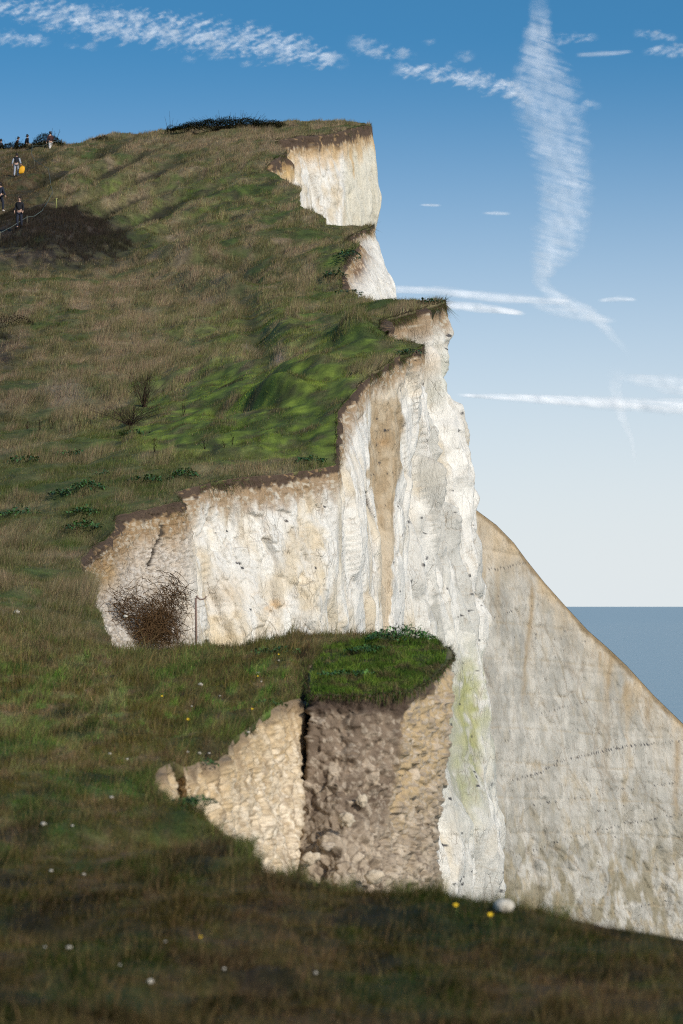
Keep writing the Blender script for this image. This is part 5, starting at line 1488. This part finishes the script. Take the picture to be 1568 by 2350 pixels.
person(g_ - np.array([0, 0, .02]), -.5, 'person in dark clothes with a white top tied at the waist, by the left border', M_NAVY, M_NAVY, M_HAIR, stride=.14, arm_l=(.05, .0), arm_r=(.10, .12), hgt=1.78, shoes=M_WHITE)
person(ground_at(116, 224.3) - np.array([0, 0, .55]), .5, 'person in white trousers and dark top in front of the skyline bush', M_BROWNCL, M_WHITE, M_HAIR, stride=.22, lean=.05, arm_l=(.1, .1), arm_r=(.02, .2), hgt=1.76, knee=.1)
for uu, lab, mt, ro, le in ((4, 'leftmost walker on the skyline, seen above the scrub', M_BLACK, 1.2, .1), (35, 'stooping walker in a maroon top on the skyline behind the scrub', M_BROWNCL, -1.2, .35), (61, 'third walker on the skyline, next to the rounded bush', M_BLACK, -1.0, .1)):
    person(ground_at(uu, 229) - np.array([0, 0, .92]), ro, lab, mt, M_NAVY, M_HAIR, lean=le, group='walkers behind the skyline scrub')

M_ROPE = mat_plain('green_grey_rope', (.075, .10, .09), .8, .2, 30, .002)
M_POST = mat_plain('weathered_stake', (.10, .09, .06), .85, .3, 30, .003)
M_POSTY = mat_plain('yellow_green_stake', (.26, .27, .09), .8, .2, 30, .003)
rope_uv = [(142, 323, 227.5), (121, 328, 226.6), (99, 334, 226), (74, 334, 225), (72, 354, 219), (79, 368, 214), (95, 378, 211), (111, 390, 208), (114, 406, 203), (118, 434, 195), (121, 442, 192), (110, 464, 186.5), (96, 484.5, 181.5), (79, 496, 178), (62, 498, 176.5), (48, 508, 173), (28, 521.6, 170), (0, 536, 167), (-40, 552, 163)]
rf = empty('rope_fence', ground_uv(110, 480, 44)); tag(rf, 'sagging pale rope strung along stakes beside the trodden path', 'rope fence')
def over(uu, vv, up):
    g0 = ground_uv(uu, min(vv + up, 520) if vv < 505 else vv + up, 44)
    return g0, g0 + np.array([0, 0, up * px(g0[1])])
rp_ = []
for uu, vv, _d in rope_uv:
    g0, t0 = over(uu, vv, 15); rp_.append(t0)
tube('rope', rp_, .017, M_ROPE, rf, n=6)
for uu, vv in ((142, 323), (74, 334), (79, 368), (121, 442), (62, 498), (0, 536)):
    g0, t0 = over(uu, vv, 15)
    tube('stake', [g0 - np.array([0, 0, .1]), t0 + np.array([0, 0, .08])], .028, M_POST, rf, n=8)
g_ = ground_at(130, 178)
mp_ = empty('marker_stake', g_); tag(mp_, 'short yellow-green stake standing in the grass above the dead bracken', 'stake')
tube('shaft', [g_ - np.array([0, 0, .1]), g_ + np.array([-.01, 0, .30]), g_ + np.array([-.02, 0, .62])], .032, M_POSTY, mp_, n=8)
tube('arm', [g_ + np.array([-.10, 0, .58]), g_ + np.array([-.02, -.02, .56]), g_ + np.array([.06, 0, .60])], .016, M_POSTY, mp_, n=6)

# ---------------------------------------------------------------- clouds and vapour trails, 9 km away
m_c, n, l, b = new_mat('thin_cloud')
n.remove(b)
at = n.new('ShaderNodeAttribute'); at.attribute_name = 'cover'
df = n.new('ShaderNodeBsdfDiffuse'); df.inputs['Color'].default_value = (.95, .95, .95, 1)
tl_ = n.new('ShaderNodeBsdfTranslucent'); tl_.inputs['Color'].default_value = (.95, .95, .95, 1)
m1 = n.new('ShaderNodeMixShader'); m1.inputs['Fac'].default_value = .08
tr = n.new('ShaderNodeBsdfTransparent'); m2 = n.new('ShaderNodeMixShader')
l.new(df.outputs['BSDF'], m1.inputs[1]); l.new(tl_.outputs['BSDF'], m1.inputs[2])
l.new(at.outputs['Fac'], m2.inputs['Fac']); l.new(tr.outputs['BSDF'], m2.inputs[1]); l.new(m1.outputs['Shader'], m2.inputs[2])
l.new(m2.outputs['Shader'], n['Material Output'].inputs['Surface'])
DCL = 9000.0
def cloud(name, line, dens, label, cat, group=None, style='puff', seed=1, soft=1.0):
    line = np.array(line, float)
    Ls = np.concatenate([[0], np.cumsum(np.hypot(np.diff(line[:, 0]), np.diff(line[:, 1])))])
    n = max(12, int(Ls[-1] / 3)); t = np.linspace(0, Ls[-1], n)
    uu = np.interp(t, Ls, line[:, 0]); vv = np.interp(t, Ls, line[:, 1]); hw_ = np.interp(t, Ls, line[:, 2])
    for _ in range(6):
        uu[1:-1] = (uu[:-2] + uu[1:-1] + uu[2:]) / 3; vv[1:-1] = (vv[:-2] + vv[1:-1] + vv[2:]) / 3
    tu, tv = np.gradient(uu), np.gradient(vv); ll_ = np.hypot(tu, tv) + 1e-6
    nu, nv = -tv / ll_, tu / ll_
    m = int(np.clip(hw_.max() / 1.3, 9, 72)); a = np.linspace(-1, 1, m)
    U = uu[:, None] + nu[:, None] * hw_[:, None] * a[None]; Vv = vv[:, None] + nv[:, None] * hw_[:, None] * a[None]
    edge = (1 - np.abs(a[None]) ** 2) ** soft * np.ones((n, 1))
    endf = (sstep(0, 1, t / (hw_.max() * 1.2 + 8)) * sstep(0, 1, (t[-1] - t) / (hw_.max() * 1.2 + 8)))[:, None]
    q3 = np.stack([U, Vv, U * 0 + seed * 11.7], -1)
    if style == 'trail':            # combed ripples across the trail, drifting down to the right
        w1 = .5 + .5 * fbm(np.stack([(U + .3 * Vv) * .010, (Vv - .32 * U) * .12, U * 0 + seed], -1), 4, seed, .62) * 2.0
        w2 = .5 + .5 * fbm(q3 * np.array([.018, .018, 1]), 3, seed + 5) * 1.5
        w3 = .5 + .5 * fbm(q3 * np.array([.035, .05, 1]) + 40, 4, seed + 8, .6) * 1.6
        dn = edge ** .6 * np.clip(.30 + .38 * w1 + .38 * w3, 0, 1.1) * (.35 + .8 * w2)
        ragged = sstep(-.25, .55, edge - .45 + .7 * (w1 - .5) + .7 * (w3 - .5))
        dn = dn * ragged
    elif style == 'puff':           # cirrus broken into small ripples
        w1 = fbm(q3 * np.array([.030, .055, 1]) + np.stack([Vv * .02, U * .012, U * 0], -1), 5, seed, .55)
        w1 = w1 + .5 * fbm(q3 * np.array([.09, .16, 1]), 4, seed + 3, .6)
        dn = sstep(.0, 1.15, edge * 1.0 + 1.7 * w1 - .38)
        dn = dn * (.75 + .6 * fbm(q3 * np.array([.06, .10, 1]), 3, seed + 4))
    else:                           # long smooth streak
        w1 = fbm(q3 * np.array([.008, .10, 1]), 4, seed, .55)
        w1 = fbm(np.stack([U * .007, (Vv - .06 * U) * .16, U * 0 + seed], -1), 4, seed, .6)
        dn = sstep(.0, 1.2, edge * 1.1 + 1.0 * w1 - .15)
    al = np.clip(dn * endf * dens * {'trail': .85, 'puff': .72, 'streak': .85}[style], 0, .9)
    al1 = 1 - np.sqrt(1 - al)       # two skins, front and back
    th = 45 * np.sqrt(np.clip(1 - a[None] ** 2, 0, 1)) * np.minimum(hw_[:, None] / 40, 1.2)
    wob = 12 * fbm(q3 * .02, 2, seed + 9)
    def w3(U_, V_, D_): return np.stack([(U_ - CU) * D_ / FPX, D_, CZ + (HV - V_) * D_ / FPX], -1)
    Fr = w3(U, Vv, DCL - th + wob); Bk = w3(U, Vv, DCL + th + wob)
    V_all = np.concatenate([Fr.reshape(-1, 3), Bk.reshape(-1, 3)]); Q = grid_quads(n, m)
    o = mesh_np(name, V_all, np.concatenate([Q, Q[:, ::-1] + n * m]), mats=[m_c], smooth=True, attrs=dict(cover=np.concatenate([al1.ravel(), al1.ravel()])))
    tag(o, label, cat, group)
    return o
cloud('vapour_trail', [(1240, -40, 30), (1240, 40, 32), (1234, 105, 50), (1240, 165, 80), (1256, 230, 98), (1276, 300, 90), (1290, 370, 82), (1298, 440, 76), (1296, 500, 72), (1278, 550, 74), (1252, 600, 46), (1240, 640, 26), (1262, 672, 20), (1300, 695, 20), (1345, 712, 20), (1385, 745, 18), (1412, 778, 13), (1438, 805, 11), (1448, 830, 8)],
      .62, 'wide feathery vapour trail fanning down from the top of the sky', 'vapour trail', style='trail', seed=3, soft=.8)
cloud('vapour_trail', [(1420, 838, 36), (1414, 865, 28), (1412, 890, 20), (1418, 930, 18), (1432, 968, 14), (1448, 1000, 9), (1460, 1070, 5)], .42, 'short frayed remnant of trail above the sea horizon', 'vapour trail', style='trail', seed=5, soft=.8)
cloud('cloud', [(880, 664, 10), (1000, 667, 14), (1150, 684, 17), (1260, 690, 12), (1320, 692, 6)], .62, 'long soft white streak of cloud right of the main buttress', 'cloud', 'streaks of cloud', 'streak', 7)
cloud('cloud', [(1000, 698, 12), (1100, 706, 16), (1170, 715, 11), (1210, 721, 5)], .85, 'bright short streak just under the long soft streak', 'cloud', 'streaks of cloud', 'streak', 8)
cloud('cloud', [(1210, 695, 8), (1290, 712, 24), (1360, 728, 18), (1420, 738, 6)], .35, 'faint smudge of cloud behind the lower vapour trail', 'cloud', 'streaks of cloud', 'streak', 9)
cloud('cloud', [(1370, 690, 5), (1420, 685, 9), (1465, 688, 5)], .45, 'small bright dash of cloud right of the lower vapour trail', 'cloud', 'streaks of cloud', 'streak', 10)
cloud('cloud', [(1045, 906, 4), (1200, 914, 13), (1400, 925, 20), (1568, 934, 24), (1680, 938, 24)], .82, 'broad white band of cloud low over the sea', 'cloud', 'streaks of cloud', 'streak', 11)
cloud('cloud', [(1420, 866, 10), (1520, 880, 26), (1600, 893, 34), (1680, 898, 30)], .45, 'hazy streaks above the broad low white band', 'cloud', 'streaks of cloud', 'streak', 12)
cloud('cloud', [(-60, 0, 30), (0, 12, 34), (120, 32, 46), (250, 52, 56), (400, 72, 54), (550, 92, 56), (680, 115, 50), (770, 138, 26), (810, 150, 14)], .80, 'long rippled band of white cirrus across the top left sky', 'cloud', 'cirrus clouds', 'puff', 14)
cloud('cloud', [(790, 95, 22), (850, 112, 34), (920, 125, 24), (970, 130, 12)], .55, 'ragged cirrus fragment right of the long rippled band', 'cloud', 'cirrus clouds', 'puff', 15)
cloud('cloud', [(890, 160, 20), (960, 162, 26), (1040, 172, 30), (1110, 190, 34), (1190, 212, 30), (1240, 225, 16)], .78, 'white cirrus tongue running into the wide vapour trail', 'cloud', 'cirrus clouds', 'puff', 16)
cloud('cloud', [(-40, 88, 20), (20, 86, 28), (80, 92, 22), (125, 96, 10)], .55, 'pale cloud scrap at the upper left border', 'cloud', 'cirrus clouds', 'puff', 17)
cloud('cloud', [(1265, 92, 20), (1310, 88, 18), (1380, 84, 10)], .45, 'wispy scrap right of the top of the vapour trail', 'cloud', 'cirrus clouds', 'puff', 18)
cloud('cloud', [(1450, 76, 12), (1500, 78, 18), (1560, 86, 12)], .55, 'upper small white wisp near the right border', 'cloud', 'cirrus clouds', 'puff', 19)
cloud('cloud', [(1470, 116, 14), (1530, 118, 22), (1600, 112, 20)], .55, 'thicker white wisp below the upper wisp at the right border', 'cloud', 'cirrus clouds', 'puff', 20)
cloud('cloud', [(1325, 245, 14), (1350, 240, 20), (1385, 246, 12)], .5, 'small tuft touching the right side of the wide vapour trail', 'cloud', 'cirrus clouds', 'puff', 21)
cloud('cloud', [(1320, 126, 6), (1390, 123, 9), (1455, 118, 5)], .32, 'thin flat dash of cloud right of the upper vapour trail', 'cloud', 'cirrus clouds', 'streak', 22)
cloud('cloud', [(1105, 489, 4), (1142, 489, 7), (1175, 490, 4)], .36, 'thin white dash left of the lower half of the vapour trail', 'cloud', 'thin dashes of cloud', 'streak', 23)
cloud('cloud', [(962, 470, 3), (992, 471, 5), (1015, 471, 3)], .45, 'bright thin dash in open blue right of the summit face', 'cloud', 'thin dashes of cloud', 'streak', 24)
for uu, vv, r_ in ((165, 104, 15), (205, 108, 18), (435, 136, 16), (495, 130, 20), (565, 146, 14), (440, 112, 12), (985, 95, 14), (1065, 128, 22), (1040, 145, 16)):
    cloud('cloud', [(uu - r_ * 1.4, vv + 1, r_ * .5), (uu, vv, r_ * .8), (uu + r_ * 1.4, vv - 1, r_ * .5)], .42, 'tiny faint cloud puff scattered below the long cirrus band', 'cloud', 'tiny cloud puffs', 'puff', 30 + int(uu) % 50)
